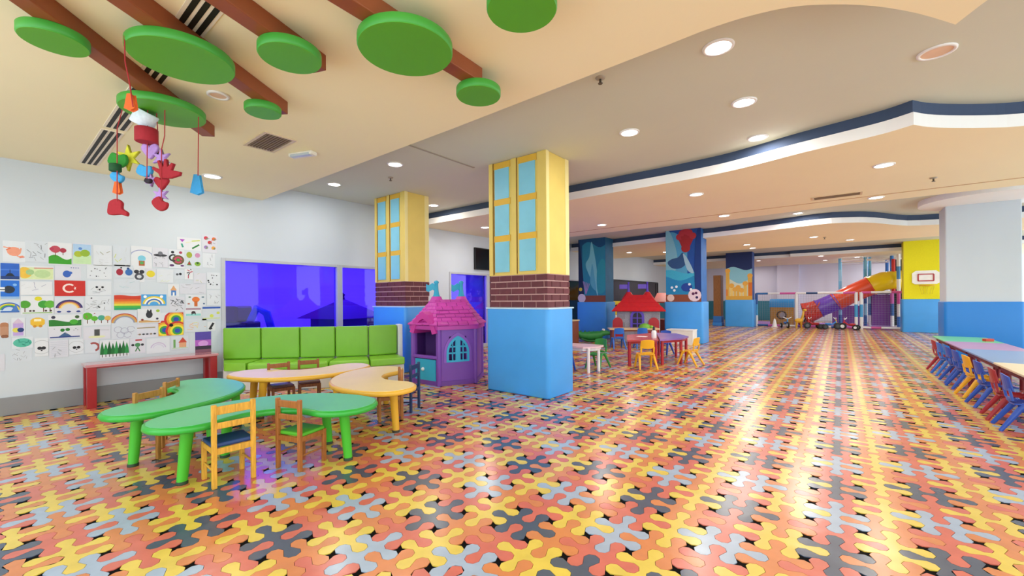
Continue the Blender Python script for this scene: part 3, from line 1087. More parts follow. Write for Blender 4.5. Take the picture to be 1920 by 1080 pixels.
# ================================================================== PLASTIC CHAIRS
def plastic_chair(col):
    t = thing('plastic_chair', 'x', 'chair')
    m = P(col, .33, .04, 6)
    # seat shell, slightly dished
    mb = MB()
    v = []
    nx, ny = 6, 6
    for s in (0, 1):
        for j in range(ny + 1):
            for i in range(nx + 1):
                x = -.145 + .29 * i / nx; y = -.13 + .27 * j / ny
                z = .285 - .012 * (1 - (x / .145) ** 2) - .008 * (j / ny) ** 3 - .016 * s
                v.append((x * (1 - .1 * (j / ny)), y, z))
    q = (nx + 1) * (ny + 1)
    f = []
    for j in range(ny):
        for i in range(nx):
            a = j * (nx + 1) + i
            f.append((a, a + 1, a + nx + 2, a + nx + 1)); f.append((q + a + nx + 1, q + a + nx + 2, q + a + 1, q + a))
    rim = [i for i in range(nx + 1)] + [j * (nx + 1) + nx for j in range(1, ny + 1)] + [ny * (nx + 1) + i for i in range(nx - 1, -1, -1)] + [j * (nx + 1) for j in range(ny - 1, 0, -1)]
    for a, b in zip(rim, rim[1:] + rim[:1]):
        f.append((b, a, q + a, q + b))
    mb.add(v, f, False)
    mb.build('seat', m, t, bevel=.004)
    # backrest: curved panel with a crescent hand slot below
    def backpart(za, zb, wa, wb, name):
        mb = MB(); v = []; n = 8
        for s in (0, 1):
            for z, w in ((za, wa), (zb, wb)):
                for i in range(n + 1):
                    u = -1 + 2 * i / n
                    yy = -.125 - .16 * (z - .28) + .03 * u * u - .014 * s - .012
                    zz = z - (.02 * u * u if z == zb else -.015 * u * u)
                    v.append((u * w, yy, zz))
        k = n + 1
        f = []
        for i in range(n):
            f += [(i, k + i, k + i + 1, i + 1), (2 * k + i + 1, 3 * k + i + 1, 3 * k + i, 2 * k + i),
                  (i + 1, 2 * k + i + 1, 2 * k + i, i), (k + i, 3 * k + i, 3 * k + i + 1, k + i + 1)]
        f += [(0, 2 * k, 3 * k, k), (n, k + n, 3 * k + n, 2 * k + n)]
        mb.add(v, f, False)
        mb.build(name, m, t, bevel=.005)
    backpart(.385, .555, .135, .125, 'backrest')
    backpart(.285, .325, .13, .13, 'backrest_lower')
    for sx in (-1, 1):
        MB().bar((sx * .118, -.135, .30), (sx * .118, -.155, .42), .03, .02).build('back_stile', m, t, bevel=.004)
        MB().tube([(sx * .165, -.225, .0), (sx * .135, -.09, .23), (sx * .125, -.05, .275)], [.017, .026, .03], 8).build('rear_leg', m, t)
        MB().tube([(sx * .155, .17, .0), (sx * .135, .08, .23), (sx * .125, .05, .275)], [.017, .026, .03], 8).build('front_leg', m, t)
    return t
PC = {k: plastic_chair(h) for k, h in (('blue', '#2350b8'), ('red', '#a32432'), ('yellow', '#eaae22'), ('sky', '#2a6fd0'), ('green', '#2f8a3c'))}
used = set()
def pchair(col, x, y, deg, label, group):
    place(PC[col], col not in used, (x, y, 0), math.radians(deg), label, group)
    used.add(col)
G = 'small plastic chairs along the right tables'
row = [('blue', 6.38, 'bright blue plastic chair at the near end of the right table row'),
       ('red', 6.84, 'red plastic chair between two blue ones, second in the right row'),
       ('blue', 7.49, 'blue plastic chair third in the right row, beyond the near red one'),
       ('yellow', 8.10, 'yellow plastic chair in the row along the right tables'),
       ('blue', 8.75, 'blue plastic chair just beyond the yellow one in the right row'),
       ('blue', 9.28, 'blue plastic chair second beyond the yellow one in the right row'),
       ('sky', 10.02, 'lighter blue plastic chair next to last in the right row'),
       ('red', 10.50, 'red plastic chair at the far end of the right table row')]
for c_, y_, l_ in row:
    pchair(c_, 1.465, y_, -90 + rnd.uniform(-5, 5), l_, G)

# ---- row of tables at the right
def row_table(label, ya, yb, top):
    t = thing('play_table', label, 'table', (1.41, ya, 0), 0, 'tables joined in a row at the right')
    L = yb - ya
    MB().box(0, .70, .004, L - .004, .532, .556).build('tabletop', P(top, .3, .04, 2), t, bevel=.006)
    MB().box(.05, .65, .05, L - .05, .47, .532).build('apron', P('#7a2230', .5), t)
    for lx in (.10, .60):
        for ly in (.09, L - .09):
            MB().tube([(lx, ly, 0), (lx, ly, .47)], .025, 10).build('leg', P('#8b1f2c', .4), t)
row_table('cream-topped play table nearest in the right row', 5.85, 7.36, '#ecdcb4')
row_table('blue-topped play table second in the right row', 7.36, 8.98, '#7f9ccb')
row_table('mauve-topped play table third in the right row', 8.98, 10.28, '#b58bb3')
row_table('green-topped play table last in the right row before the white column', 10.28, 11.5, '#6fcf95')
gt = thing('play_table', 'green-topped table behind the right row, partly out of frame', 'table', (2.25, 8.2, 0))
MB().box(0, .7, 0, 1.1, .532, .556).build('tabletop', P('#4fc45f', .3), gt, bevel=.006)
MB().box(.05, .65, .05, 1.05, .47, .532).build('apron', P('#2f7a3c', .5), gt)
for lx in (.1, .6):
    for ly in (.1, 1.0):
        MB().tube([(lx, ly, 0), (lx, ly, .47)], .025, 10).build('leg', P('#2f7a3c', .4), gt)
for (bx, by, a) in ((1.98, 10.62, .5),):
    b_ = thing('crayon_box', 'small red box lying on the green-topped right table', 'box', (bx, by, .556), a)
    MB().box(-.06, .06, -.035, .035, 0, .03).build('tray', P('#c0392b', .5), b_, bevel=.004)
    MB().box(-.062, .062, -.037, .037, .03, .042).build('lid', P('#d9483a', .5), b_, bevel=.004)

# ---- red and purple half tables in the middle distance
def poly_table(name, label, poly, top, leg, z=.52, legs=None, thick=.03, lr=.03):
    cx = sum(p[0] for p in poly) / len(poly); cy_ = sum(p[1] for p in poly) / len(poly)
    t = thing(name, label, 'table', (cx, cy_, 0))
    q = [(x - cx, y - cy_) for x, y in poly]
    MB().prism(q, z - thick, z).build('tabletop', P(top, .25, .05, 3), t, bevel=.006)
    MB().prism([(x * .88, y * .88) for x, y in q], z - thick - .05, z - thick).build('apron', P(leg, .4), t)
    for lx, ly in (legs or [(x * .84, y * .84) for x, y in q]):
        MB().tube([(lx, ly, 0), (lx, ly, z - thick)], lr, 10).build('leg', P(leg, .35, .05), t)
    return t
poly_table('half_round_table', 'red-topped table with red legs behind the blue column padding',
           [(-3.26, 7.72), (-2.80, 8.16), (-3.42, 9.72), (-3.72, 8.8)], '#b0444e', '#b01f2a')
poly_table('half_round_table', 'purple-topped table with red legs between yellow chairs and white box',
           [(-2.78, 8.19), (-2.50, 8.70), (-2.52, 9.2), (-2.95, 9.8), (-3.39, 9.74)], '#8a63ad', '#b01f2a')
G2 = 'small plastic chairs at the middle tables'
pchair('yellow', -2.93, 7.80, 37, 'yellow plastic chair with its back to the camera at the red table', G2)
pchair('yellow', -2.38, 8.72, 80, 'yellow plastic chair right of the purple-topped table', G2)
pchair('blue', -3.3, 9.95, 175, 'dark blue plastic chair at the far side of the purple table', G2)
bt = thing('glue_bottle', 'white bottle with dark cap standing on the red table', 'bottle', (-2.98, 8.42, .52))
MB().lathe([(.045, 0), (.05, .02), (.05, .13), (.03, .16)], 14).build('bottle_body', P('#ecebef', .35), bt)
MB().lathe([(.024, .16), (.024, .21), (.012, .24)], 12).build('cap', P('#26222a', .4), bt)
pb = thing('paper_sheet', 'small white paper lying on the red table', 'paper', (-3.3, 8.6, .52))
MB().box(-.1, .1, -.07, .07, 0, .004).build('sheet', P('#f2eef0', .7), pb)

# second table behind
poly_table('low_table', 'cream-topped table with brown legs before the red-roofed playhouse',
           [(-4.95, 10.55), (-3.85, 11.35), (-4.1, 11.75), (-5.2, 10.95)], '#e8c894', '#8d4b35', .50, lr=.045)
pchair('sky', -4.66, 10.42, 40, 'left of two light blue plastic chairs at the cream table', G2)
pchair('sky', -4.16, 10.78, 36, 'right of two light blue plastic chairs at the cream table', G2)
tt = thing('toy_turtle', 'green domed toy on the cream table before the playhouse', 'toy', (-4.25, 11.3, .50))
MB().lathe([(.16, 0), (.165, .03), (.13, .09), (.06, .125), (0, .13)], 16).build('shell', P('#6fae3a', .5, .15, 20), tt)
MB().ball((.19, 0, .04), (.05, .04, .04), 10, 6).build('head', P('#8cc04a', .5), tt)

# white table left
wt = poly_table('low_table', 'pale pink-topped table with white legs beside the near blue padding',
           [(-4.3, 6.65), (-3.62, 6.62), (-3.42, 6.85), (-3.46, 7.12), (-4.3, 7.1)], '#e6c2cf', '#e9e6ea', .47, lr=.028,
           legs=[(-.50, -.17), (-.50, .17), (.26, -.16), (.32, .12)])
pchair('blue', -4.02, 6.62, 8, 'blue plastic chair pushed under the pale pink table', G2)
pchair('green', -3.68, 7.28, 176, 'green plastic chair behind the pale pink table', G2)

# crocodile rocker and toy cabinet by the lagoon column
cr = thing('crocodile_rocker', 'green crocodile rocking toy in front of the lagoon column', 'toy', (-6.05, 11.55, 0), math.radians(38))
gm = P('#2c8b3f', .45, .08, 10)
MB().tube([(-.42, 0, .30), (-.3, 0, .20), (-.05, 0, .17), (.2, 0, .19), (.34, 0, .22)], [.05, .10, .14, .13, .10], 12).build('body', gm, cr)
MB().tube([(.32, 0, .24), (.45, 0, .27), (.62, 0, .25)], [.10, .085, .05], 10).build('head', gm, cr)
for sy in (-.06, .06):
    MB().ball((.40, sy, .36), .035, 10, 6).build('eye', P('#f4f4ee', .4), cr)
for k in range(5):
    MB().lathe([(.035, 0), (0, .07)], 4, (-.3 + .13 * k, 0, .30 - .01 * k)).build('back_spike', P('#246f34', .5), cr)
for sy in (-.12, .12):
    MB().tube([(-.3, sy, .10), (-.1, sy, .03), (.15, sy, .03), (.35, sy, .10)], .03, 8).build('rocker', P('#1f6b30', .5), cr)
cab = thing('toy_cabinet', 'low brown toy cabinet with yellow edge beyond the pale pink table', 'cabinet', (-6.15, 9.9, 0), math.radians(0))
MB().box(-.5, .5, -.2, .2, 0, .72).build('body', WOOD('#7a3d26'), cab, bevel=.006)
MB().box(-.52, .52, -.22, .22, .72, .75).build('top', P('#c7b182', .5), cab, bevel=.004)
MB().box(.42, .5, -.215, -.2, 0, .72).build('edge_strip', P('#e3c02f', .5), cab)
for k in range(2):
    d_ = MB().box(-.48 + .45 * k, -.05 + .45 * k, -.212, -.2, .04, .68).build('door', WOOD('#8a4529'), cab, bevel=.004)
    MB().ball((-.09 + .09 * k - .0, -.225, .38), .015, 8, 5).build('knob', P('#d9c9a0', .4), d_)

# ---- red-roofed castle playhouse
rp = thing('castle_playhouse', 'grey plastic playhouse with red roof and two purple flags', 'playhouse', (-4.95, 12.6, 0), math.radians(22))
GS = P('#9b9aa6', .6, .2, 26, bump=.4, bscale=22)
MB().box(-.62, .62, -.5, .5, 0, .98).build('walls', GS, rp, bevel=.02)
for x0_, x1_ in ((-.62, -.36), (-.14, .14), (.36, .62)):
    for zz in (.2, .45, .7):
        MB().box(x0_ + .02, x1_ - .02, -.512, -.5, zz, zz + .16).build('stone', P('#8b8994', .65, .15, 20), rp, bevel=.006)
def arch2(w, h, n=8):
    return [(-w, 0), (w, 0)] + [(w * math.cos(PI * i / n), h + w * math.sin(PI * i / n)) for i in range(n + 1)]
Mf = Matrix.Translation((-.03, -.5, .40)) @ Matrix.Rotation(PI / 2, 4, 'X')
MB().xf(Mf).prism(arch2(.2, .38), 0, .05).build('window_frame', P('#5a3fc0', .4), rp)
MB().xf(Mf @ Matrix.Translation((0, .04, .052))).prism(arch2(.13, .33), 0, .006).build('window_opening', P('#15122a', .5), rp)
for zz in (.15, .32):
    MB().box(-.16, .10, -.565, -.556, .40 + zz, .425 + zz).build('window_bar', P('#5a3fc0', .4), rp)
MB().box(-.045, -.015, -.565, -.556, .44, .95).build('window_bar', P('#5a3fc0', .4), rp)
for cx_ in (-.60, .44):
    Mg = Matrix.Translation((cx_, -.5, .15)) @ Matrix.Rotation(PI / 2, 4, 'X')
    MB().xf(Mg).prism(arch2(.15, .45), 0, .04).build('arched_door', P('#b0202c', .45), rp)
RM = P('#d4262f', .45, .08, 10)
rf = MB()
base = [(-.76, -.62), (.76, -.62), (.76, .62), (-.76, .62)]; topq = [(-.32, -.1), (.32, -.1), (.32, .1), (-.32, .1)]
rf.add([(x, y, .95) for x, y in base] + [(x, y, 1.42) for x, y in topq], [(3, 2, 1, 0), (4, 5, 6, 7)] + [(i, (i + 1) % 4, 4 + (i + 1) % 4, 4 + i) for i in range(4)])
rf.build('roof', RM, rp, bevel=.015)
for k in range(4):
    t_ = k / 4
    w_ = .77 - .44 * t_; d_ = .63 - .52 * t_; z_ = .955 + .47 * t_
    MB().add([(-w_, -d_ - .012, z_), (w_, -d_ - .012, z_), (w_ - .1, -d_ + .125, z_ + .118), (-w_ + .1, -d_ + .125, z_ + .118), (-w_, -d_ + .01, z_ - .025), (w_, -d_ + .01, z_ - .025)],
             [(0, 1, 2, 3), (4, 5, 1, 0)]).build('roof_course', RM, rp)
for cx_ in (-.28, .28):
    MB().lathe([(.22, 1.30), (.12, 1.44), (.07, 1.52), (0, 1.53)], 14, (cx_, 0, 0)).build('turret_cap', RM, rp)
    fp = MB().lathe([(.055, 1.48), (.035, 1.58), (.025, 1.80), (.035, 1.82), (0, 1.84)], 10, (cx_, 0, 0)).build('flag_pole', P('#5a3fc0', .4), rp)
    MB().box(cx_ - .28, cx_ - .03, -.012, .012, 1.62, 1.76).build('flag', P('#6b52cc', .45), fp, bevel=.006)
# market-stall toy behind it
st = thing('play_stall', 'toy stall with red awning and yellow posts behind the red-roofed playhouse', 'toy', (-4.5, 14.5, 0), math.radians(10))
MB().add([(-.55, -.5, 1.2), (.55, -.5, 1.2), (.55, .4, 1.5), (-.55, .4, 1.5), (-.55, -.5, 1.16), (.55, -.5, 1.16), (.55, .4, 1.46), (-.55, .4, 1.46)],
         [(0, 1, 2, 3), (7, 6, 5, 4), (0, 4, 5, 1), (1, 5, 6, 2), (2, 6, 7, 3), (3, 7, 4, 0)]).build('awning', P('#dd5a4c', .5), st)
for sx in (-.5, .5):
    MB().tube([(sx, -.45, 0), (sx, -.45, 1.2)], .04, 10).build('post', P('#ded65a', .45), st)
    MB().tube([(sx, .35, 0), (sx, .35, 1.46)], .04, 10).build('post', P('#ded65a', .45), st)
MB().box(-.5, .5, -.4, .3, .0, .6).build('counter', P('#8c3b34', .5), st, bevel=.01)
# white box in front of the sea column
wbx = thing('white_box', 'low white box standing against the sea column padding', 'box', (-3.58, 12.42, 0))
MB().box(-.37, .35, -.22, .22, 0, .40).build('body', P('#e8e6e2', .6), wbx, bevel=.008)
MB().box(-.38, .36, -.23, .23, .40, .425).build('lid', P('#f2f0ec', .6), wbx, bevel=.006)
# yellow arched toy by the dark windows
ya = thing('toy_arch', 'yellow toy panel with round black hole before the dark windows', 'toy', (-7.35, 16.4, 0), math.radians(30))
MB().box(-.24, .24, -.06, .06, .62, 1.2).build('panel', P('#dcc22c', .5), ya, bevel=.03)
MB().xf(Matrix.Translation((0, -.062, .92)) @ Matrix.Rotation(PI / 2, 4, 'X')).lathe([(.14, 0), (.14, .006)], 18).build('hole', P('#1a1a1e', .5), ya)
MB().box(-.26, .26, -.2, .2, 0, .62).build('stand', P('#e9e6ea', .5), ya, bevel=.02)

# brown wooden climbing board and blue steps by the desert column
wbd = thing('wooden_board', 'tall brown wooden board leaning by the desert column', 'board', (-4.5, 21.35, 0))
MB().box(-.16, .16, -.25, .25, .45, 2.35).build('plank', WOOD('#8a5a30'), wbd, bevel=.01)
MB().box(-.2, .2, -.3, .3, .0, .16).build('step', P('#2f7fd0', .45), wbd, bevel=.02)
MB().box(-.18, .18, -.27, .27, .16, .45).build('step', P('#2a6cb8', .45), wbd, bevel=.02)

# ---- television
tv = thing('television', 'black flat television on the white wall above the glass partition', 'television', (XL + .03, 8.2, 2.14))
MB().box(-.02, .03, 0, 1.05, 0, .60).build('casing', P('#131418', .4), tv, bevel=.006)
MB().box(.03, .034, .025, 1.025, .025, .575).build('screen', P('#040507', .15), tv)
MB().box(-.03, -.02, .4, .65, .2, .4).build('bracket', M_dark, tv)

# ---- toys in the violet room
vh = thing('roofed_toy_house', 'dark hip-roofed toy house behind the violet glass', 'playhouse', (-9.35, 5.3, 0), math.radians(15))
MB().box(-.5, .5, -.5, .5, 0, .95).build('walls', P('#5b3a63', .6), vh)
MB().box(.0, .3, -.512, -.49, .3, .7).build('window', P('#2a1c40', .5), vh)
MB().add([(-.72, -.72, .92), (.72, -.72, .92), (.72, .72, .92), (-.72, .72, .92), (0, 0, 1.38)], [(3, 2, 1, 0), (0, 1, 4), (1, 2, 4), (2, 3, 4), (3, 0, 4)]).build('roof', P('#6d2f55', .6), vh)
MB().lathe([(.05, 1.33), (.03, 1.42), (.05, 1.47), (0, 1.52)], 10).build('finial', P('#5b2a50', .6), vh)
vt = thing('toy_walker', 'dark red and blue ride-on toy behind the left violet pane', 'toy', (-8.9, 2.95, 0), math.radians(35))
MB().box(-.3, .3, -.2, .2, .25, .95).build('body', P('#2a2340', .5), vt, bevel=.03)
MB().box(-.28, .12, -.22, .22, .95, 1.25).build('box', P('#8c1522', .5), vt, bevel=.04)
MB().tube([(.2, 0, .9), (.35, 0, 1.2), (.55, 0, 1.1), (.7, 0, .6), (.72, 0, .1)], .07, 10).build('arch', P('#2b58c8', .5), vt)
for sx in (-.22, .22):
    for sy in (-.2, .2):
        MB().xf(Matrix.Translation((sx, sy, .13)) @ Matrix.Rotation(PI / 2, 4, 'X')).lathe([(.12, -.03), (.13, 0), (.12, .03)], 14).build('wheel', M_black, vt)

# ================================================================== CEILING FITTINGS
M_disc = P('#55a81f', .5, .05, 2)
M_rim = P('#3f9f37', .45, .05, 2)
M_beam = P('#8f4a26', .5, .08, 6)
HUBP = Vector((-2.08, -1.05))
beams = [('long brown ceiling beam reaching the disc with hanging felt crafts', (-4.86, 1.36)),
         ('brown ceiling beam under the largest left green disc', (-3.80, 1.60)),
         ('short brown ceiling beam ending at a medium green disc', (-2.88, 1.47)),
         ('brown ceiling beam carrying the two rightmost in-line green discs', (-2.14, 2.30))]
starts = [(-2.35, -.82), (-2.2, -.8), (-2.08, -.7), (-2.04, -.6)]
for (lab, e), s_ in zip(beams, starts):
    b = MB().bar((s_[0], s_[1], 3.015), (e[0], e[1], 3.015), .115, .11).build('ceiling_beam', M_beam, bevel=.006)
    tag(b, lab, 'beam', 'fanned ceiling beams')
discs = [((-3.69, .26), .155, 'pale green ceiling disc at the far upper left'),
         ((-3.35, .80), .285, 'large green ceiling disc above the hanging felt crafts, third from the left'),
         ((-2.77, 1.22), .185, 'medium green ceiling disc at the end of a short beam'),
         ((-3.75, 1.43), .135, 'smallest green ceiling disc, near the square vent'),
         ((-4.40, .92), .285, 'green ceiling disc from which the felt crafts hang'),
         ((-2.13, 1.64), .29, 'largest green ceiling disc in the middle of the upper edge'),
         ((-2.17, 2.35), .17, 'small green ceiling disc at the tip of the rightmost beam'),
         ((-1.34, 1.80), .19, 'green ceiling disc cut off by the top of the picture')]
for (x, y), r, lab in discs:
    d_ = thing('ceiling_disc', lab, 'ceiling panel', (x, y, 0), 0, 'green ceiling discs')
    MB().lathe([(r - .006, 2.903), (r, 2.910), (r, 2.955), (r - .004, 2.96)], 48).build('rim', M_rim, d_)
    MB().lathe([(r - .006, 2.901), (r - .006, 2.904)], 48, smooth=False).build('face', M_disc, d_)
    MB().lathe([(.02, 2.96), (.02, Z_LOW)], 10).build('hanger', M_beam, d_)

def downlight(x, y, z, lab, on=True, r=.095, k=1.0):
    d_ = thing('downlight', lab, 'lamp', (x, y, z), 0, 'round recessed downlights')
    MB().lathe([(r + .022, -.001), (r + .02, -.012), (r, -.014), (r - .002, -.004)], 28).build('trim_ring', M_white, d_)
    MB().lathe([(r, -.006), (r, -.004)], 28, smooth=False).build('diffuser', DIFF if on else P('#e9c8ae', .6), d_)
    if on:
        ld = bpy.data.lights.new('downlight_beam', 'AREA')
        ld.shape = 'DISK'; ld.size = r * 2; ld.energy = LAMP_W * k; ld.color = (1, .95, .87)
        lo = bpy.data.objects.new('downlight_beam', ld); COL.objects.link(lo); lo.parent = d_; lo.location = (0, 0, -.02)
    return d_
DIFF = EMIT('lit_diffuser', (1, .97, .92, 1), 14)
L_hi = [(-6.82, 3.72, 'downlight in the grey recess closest to the tan ceiling tip'), (-5.13, 3.74, 'downlight in the grey recess left of the near yellow column'),
        (-6.76, 5.89, 'downlight between the two yellow columns'), (-.75, 3.62, 'largest lit downlight near the top of the picture'),
        (-.76, 4.81, 'second lit downlight down from the top, in the grey recess'), (-1.98, 4.81, 'downlight right of the near yellow column in the grey recess'),
        (-.80, 5.99, 'lit downlight just above the curved blue cove')]
for x, y, l in L_hi: downlight(x, y, Z_HIGH, l)
L_lo = [(-6.79, 1.94, 'downlight over the wall of drawings on the left'), (-6.71, 7.46, 'downlight over the television wall'), (-1.88, 7.37, 'downlight on the tan ceiling below the blue cove, left one'),
        (.46, 7.33, 'downlight on the tan ceiling near the blue cove cusp'), (.50, 9.66, 'downlight next to the long ceiling joint at the right'),
        (-1.92, 9.69, 'downlight next to the long ceiling joint, left of the vent')]
for x, y, l in L_lo: downlight(x, y, Z_LOW, l, k=1.45 if y > 7 else 1.0)
L_far = [(-1.82, 11.3, Z_HIGH), (-.64, 11.2, Z_HIGH), (-.79, 12.05, Z_HIGH), (-6.3, 15.2, Z_LOW), (-5.2, 16.0, Z_LOW), (-2.42, 15.6, Z_LOW), (-2.42, 16.8, Z_LOW), (.24, 16.4, Z_LOW),
         (-.64, 22.2, Z_LOW), (-3.07, 23, Z_LOW), (-.57, 25, Z_LOW), (.59, 24.0, Z_LOW), (-6, 20, Z_HIGH), (-4.4, 9, Z_LOW), (2.6, 9, Z_LOW), (3.6, 5, Z_HIGH), (2.4, 16.5, Z_LOW), (-3.3, 18.8, Z_HIGH), (1.0, 18.8, Z_HIGH), (-3.8, 26.2, Z_LOW), (1.6, 26.2, Z_LOW), (-.6, 14.9, Z_LOW)]
FARLAB = ['downlight in the second grey recess, left of its three', 'downlight in the second grey recess, above the middle', 'downlight in the second grey recess, lowest of its three',
          'downlight over the dark windows, nearer the lagoon column', 'downlight over the dark windows, nearer the sea column', 'far downlight just right of the sea column',
          'far downlight above the desert column', 'far downlight above the tube slide', 'downlight over the slide mouth', 'downlight over the netted fence left end',
          'downlight by the back wall', 'downlight over the climbing posts', 'downlight at the far left wall', 'downlight behind the near yellow column',
          'downlight over the right table row', 'downlight right of the picture edge in the grey recess', 'downlight beyond the plain white column',
          'downlight in the third grey recess on the left', 'downlight in the third grey recess on the right',
          'added fill downlight on the play area ceiling, left', 'added fill downlight on the play area ceiling, right', 'added fill downlight over the middle of the far floor']  # these last three lamps are added to brighten the far end
for (x, y, z), l in zip(L_far, FARLAB):
    downlight(x, y, z, l, k=1.8 if y > 7 else 1.2)
for x, y, l in ((.8, .6, 'overhead right of the camera'), (-1.2, -.8, 'behind the camera'), (3.4, 1.6, 'at the right, out of view'), (-4.6, -1.2, 'behind the beams'), (-6.6, -.8, 'left of the drawings, out of view'), (2.2, -1.2, 'behind the camera at the right')):
    downlight(x, y, Z_LOW, 'lit downlight of the near tan ceiling ' + l)
downlight(.63, 4.82, Z_HIGH, 'unlit pinkish round downlight at the upper right', False, .10)
downlight(-4.07, 1.21, Z_LOW, 'unlit round downlight beside the hanging crafts disc', False, .06)

# slot diffusers
for k, (xa, xb) in enumerate(((-2.4, -3.9), (-3.95, -5.65), (-5.75, -7.35))):
    s = thing('slot_diffuser', ['slot air diffuser with three black slots, at the top edge', 'slot air diffuser with three black slots, middle length', 'slot air diffuser with three black slots, nearest the wall'][k], 'air vent', (xa, .80, Z_LOW), 0, 'linear slot diffusers')
    L = xa - xb
    MB().box(-L, 0, -.085, .085, -.006, 0).build('frame', P('#efe6d6', .5), s)
    for yy in (-.05, 0, .05):
        MB().box(-L + .01, -.01, yy - .015, yy + .015, -.008, -.0055).build('slot', P('#120f0d', .6), s)
# square return vent with slats
def vent(x, y, w, d, lab, z=Z_LOW, rz=0):
    v_ = thing('ceiling_vent', lab, 'air vent', (x, y, z), rz)
    f_ = MB()
    f_.box(-w / 2 - .03, w / 2 + .03, -d / 2 - .03, -d / 2, -.01, 0); f_.box(-w / 2 - .03, w / 2 + .03, d / 2, d / 2 + .03, -.01, 0)
    f_.box(-w / 2 - .03, -w / 2, -d / 2, d / 2, -.01, 0); f_.box(w / 2, w / 2 + .03, -d / 2, d / 2, -.01, 0)
    f_.build('frame', P('#d9c7a6', .5), v_)
    MB().box(-w / 2, w / 2, -d / 2, d / 2, -.003, -.001).build('backing', P('#5d4a36', .8), v_)
    n = 9
    for k in range(n):
        yy = -d / 2 + d * (k + .5) / n
        MB().box(-w / 2, w / 2, yy - d / n * .25, yy + d / n * .25, -.009, -.003).build('slat', P('#8a765c', .6), v_)
vent(-4.87, 1.92, .52, .26, 'square brown return-air vent near the exit lamp')
vent(-.04, 9.06, .62, .22, 'brown air vent on the tan ceiling at the right distance')
el = thing('emergency_light', 'small white emergency lamp beside the square vent', 'lamp', (-4.92, 2.30, Z_LOW), math.radians(20))
MB().box(-.17, .17, -.05, .05, -.045, 0).build('housing', P('#e7e3da', .4), el, bevel=.012)
MB().box(-.14, .14, -.052, .0, -.05, -.02).build('lens', P('#b9c6d2', .15), el, bevel=.006)
for x, y, z, lab in ((-1.69, 3.45, Z_HIGH, 'small sprinkler head in the grey recess'), (-5.75, 4.1, Z_HIGH, 'small sprinkler head left of the near column'), (1.08, 8.6, Z_LOW, 'smoke detector on the tan ceiling at the right'), (-.35, 15.2, Z_LOW, 'small dark camera on the far tan ceiling')):
    s = thing('sprinkler_head', lab, 'sprinkler', (x, y, z))
    MB().lathe([(.045, -.001), (.04, -.012), (.015, -.016)], 16).build('rose', P('#a9a193', .4), s)
    MB().lathe([(.01, -.012), (.01, -.05), (.022, -.052), (.02, -.058)], 12).build('deflector', P('#5a5348', .4), s)
# ================================================================== HANGING FELT CRAFTS
M_cord = P('#a8242c', .7)
FELT = {'green': '#2b8a2e', 'dgreen': '#14502a', 'blue': '#3f9fdc', 'orange': '#e2662a', 'red': '#a5202f', 'purple': '#b58fd6', 'white': '#dfe6f2', 'yellow': '#d6d43a', 'dark': '#2b2230'}
def felt(name, shape, pos, size, col, parent, rz=0., tilt=0.):
    m = P(FELT[col], .85, .08, 60)
    M = Matrix.Translation(pos) @ Matrix.Rotation(YAW + rz, 4, 'Z') @ Matrix.Rotation(tilt, 4, 'Y') @ Matrix.Rotation(PI / 2, 4, 'X')
    s = size
    if shape == 'mitten':
        pl = catmull([(-.45, -.5), (.35, -.5), (.75, -.62), (.8, -.35), (.45, -.1), (.45, .3), (.1, .55), (-.35, .4), (-.5, 0)], 3, True)
    elif shape == 'heart':
        pl = catmull([(0, -.6), (.35, -.25), (.6, .15), (.45, .5), (.1, .4), (0, .25), (-.1, .4), (-.45, .5), (-.6, .15), (-.35, -.25)], 3, True)
    elif shape == 'hand':
        pl = [(-.25, -.5), (.3, -.5), (.8, -.35), (.85, -.15), (.35, -.05), (.5, .3), (.35, .35), (.15, .1), (.1, .55), (-.05, .55), (-.08, .1), (-.3, .5), (-.43, .45), (-.3, .0), (-.65, .15), (-.7, .0), (-.35, -.25)]
    elif shape == 'star':
        pl = [((.6 if k % 2 == 0 else .25) * math.cos(PI / 2 + PI * k / 6), (.6 if k % 2 == 0 else .25) * math.sin(PI / 2 + PI * k / 6)) for k in range(12)]
    elif shape == 'cone':
        pl = [(-.12, .6), (.12, .6), (.3, -.5), (0, -.6), (-.35, -.5)]
    else:
        pl = catmull([(-.55, -.05), (-.3, -.32), (.2, -.4), (.5, -.1), (.42, .3), (.05, .28), (-.3, .42)], 3, True)
    b = MB().xf(M).slab([(x * s, y * s) for x, y in pl], -.014, .014, .007, 2)
    return b.build(name, m, parent)
def pot(name, pos, r, h, col, parent, tilt=0.):
    M = Matrix.Translation(pos) @ Matrix.Rotation(YAW, 4, 'Z') @ Matrix.Rotation(tilt, 4, 'Y')
    return MB().xf(M).lathe([(r * .92, -h / 2), (r, -h / 2 + .005), (r, h / 2 - .005), (r * .93, h / 2), (r * .85, h / 2 - .01), (r * .8, -h / 2 + .02)], 18).build(name, P(FELT[col], .8, .08, 50), parent)
def strand(label, pts, items):
    """cord through the given points (first = where it is tied), felt pieces threaded on it"""
    o = Vector(pts[0])
    s = thing('felt_mobile', label, 'mobile', o, 0, 'felt crafts hanging on red cords')
    MB().tube([tuple(Vector(p) - o) for p in pts], .0035, 6).build('cord', M_cord, s)
    for nm, sh, pos, size, col, tilt in items:
        p = Vector(pos) - o
        if sh == 'pot':
            pot(nm, p, size * .41, size * .62, col, s, tilt)
        else:
            felt(nm, sh, p, size, col, s, tilt=tilt)
    return s
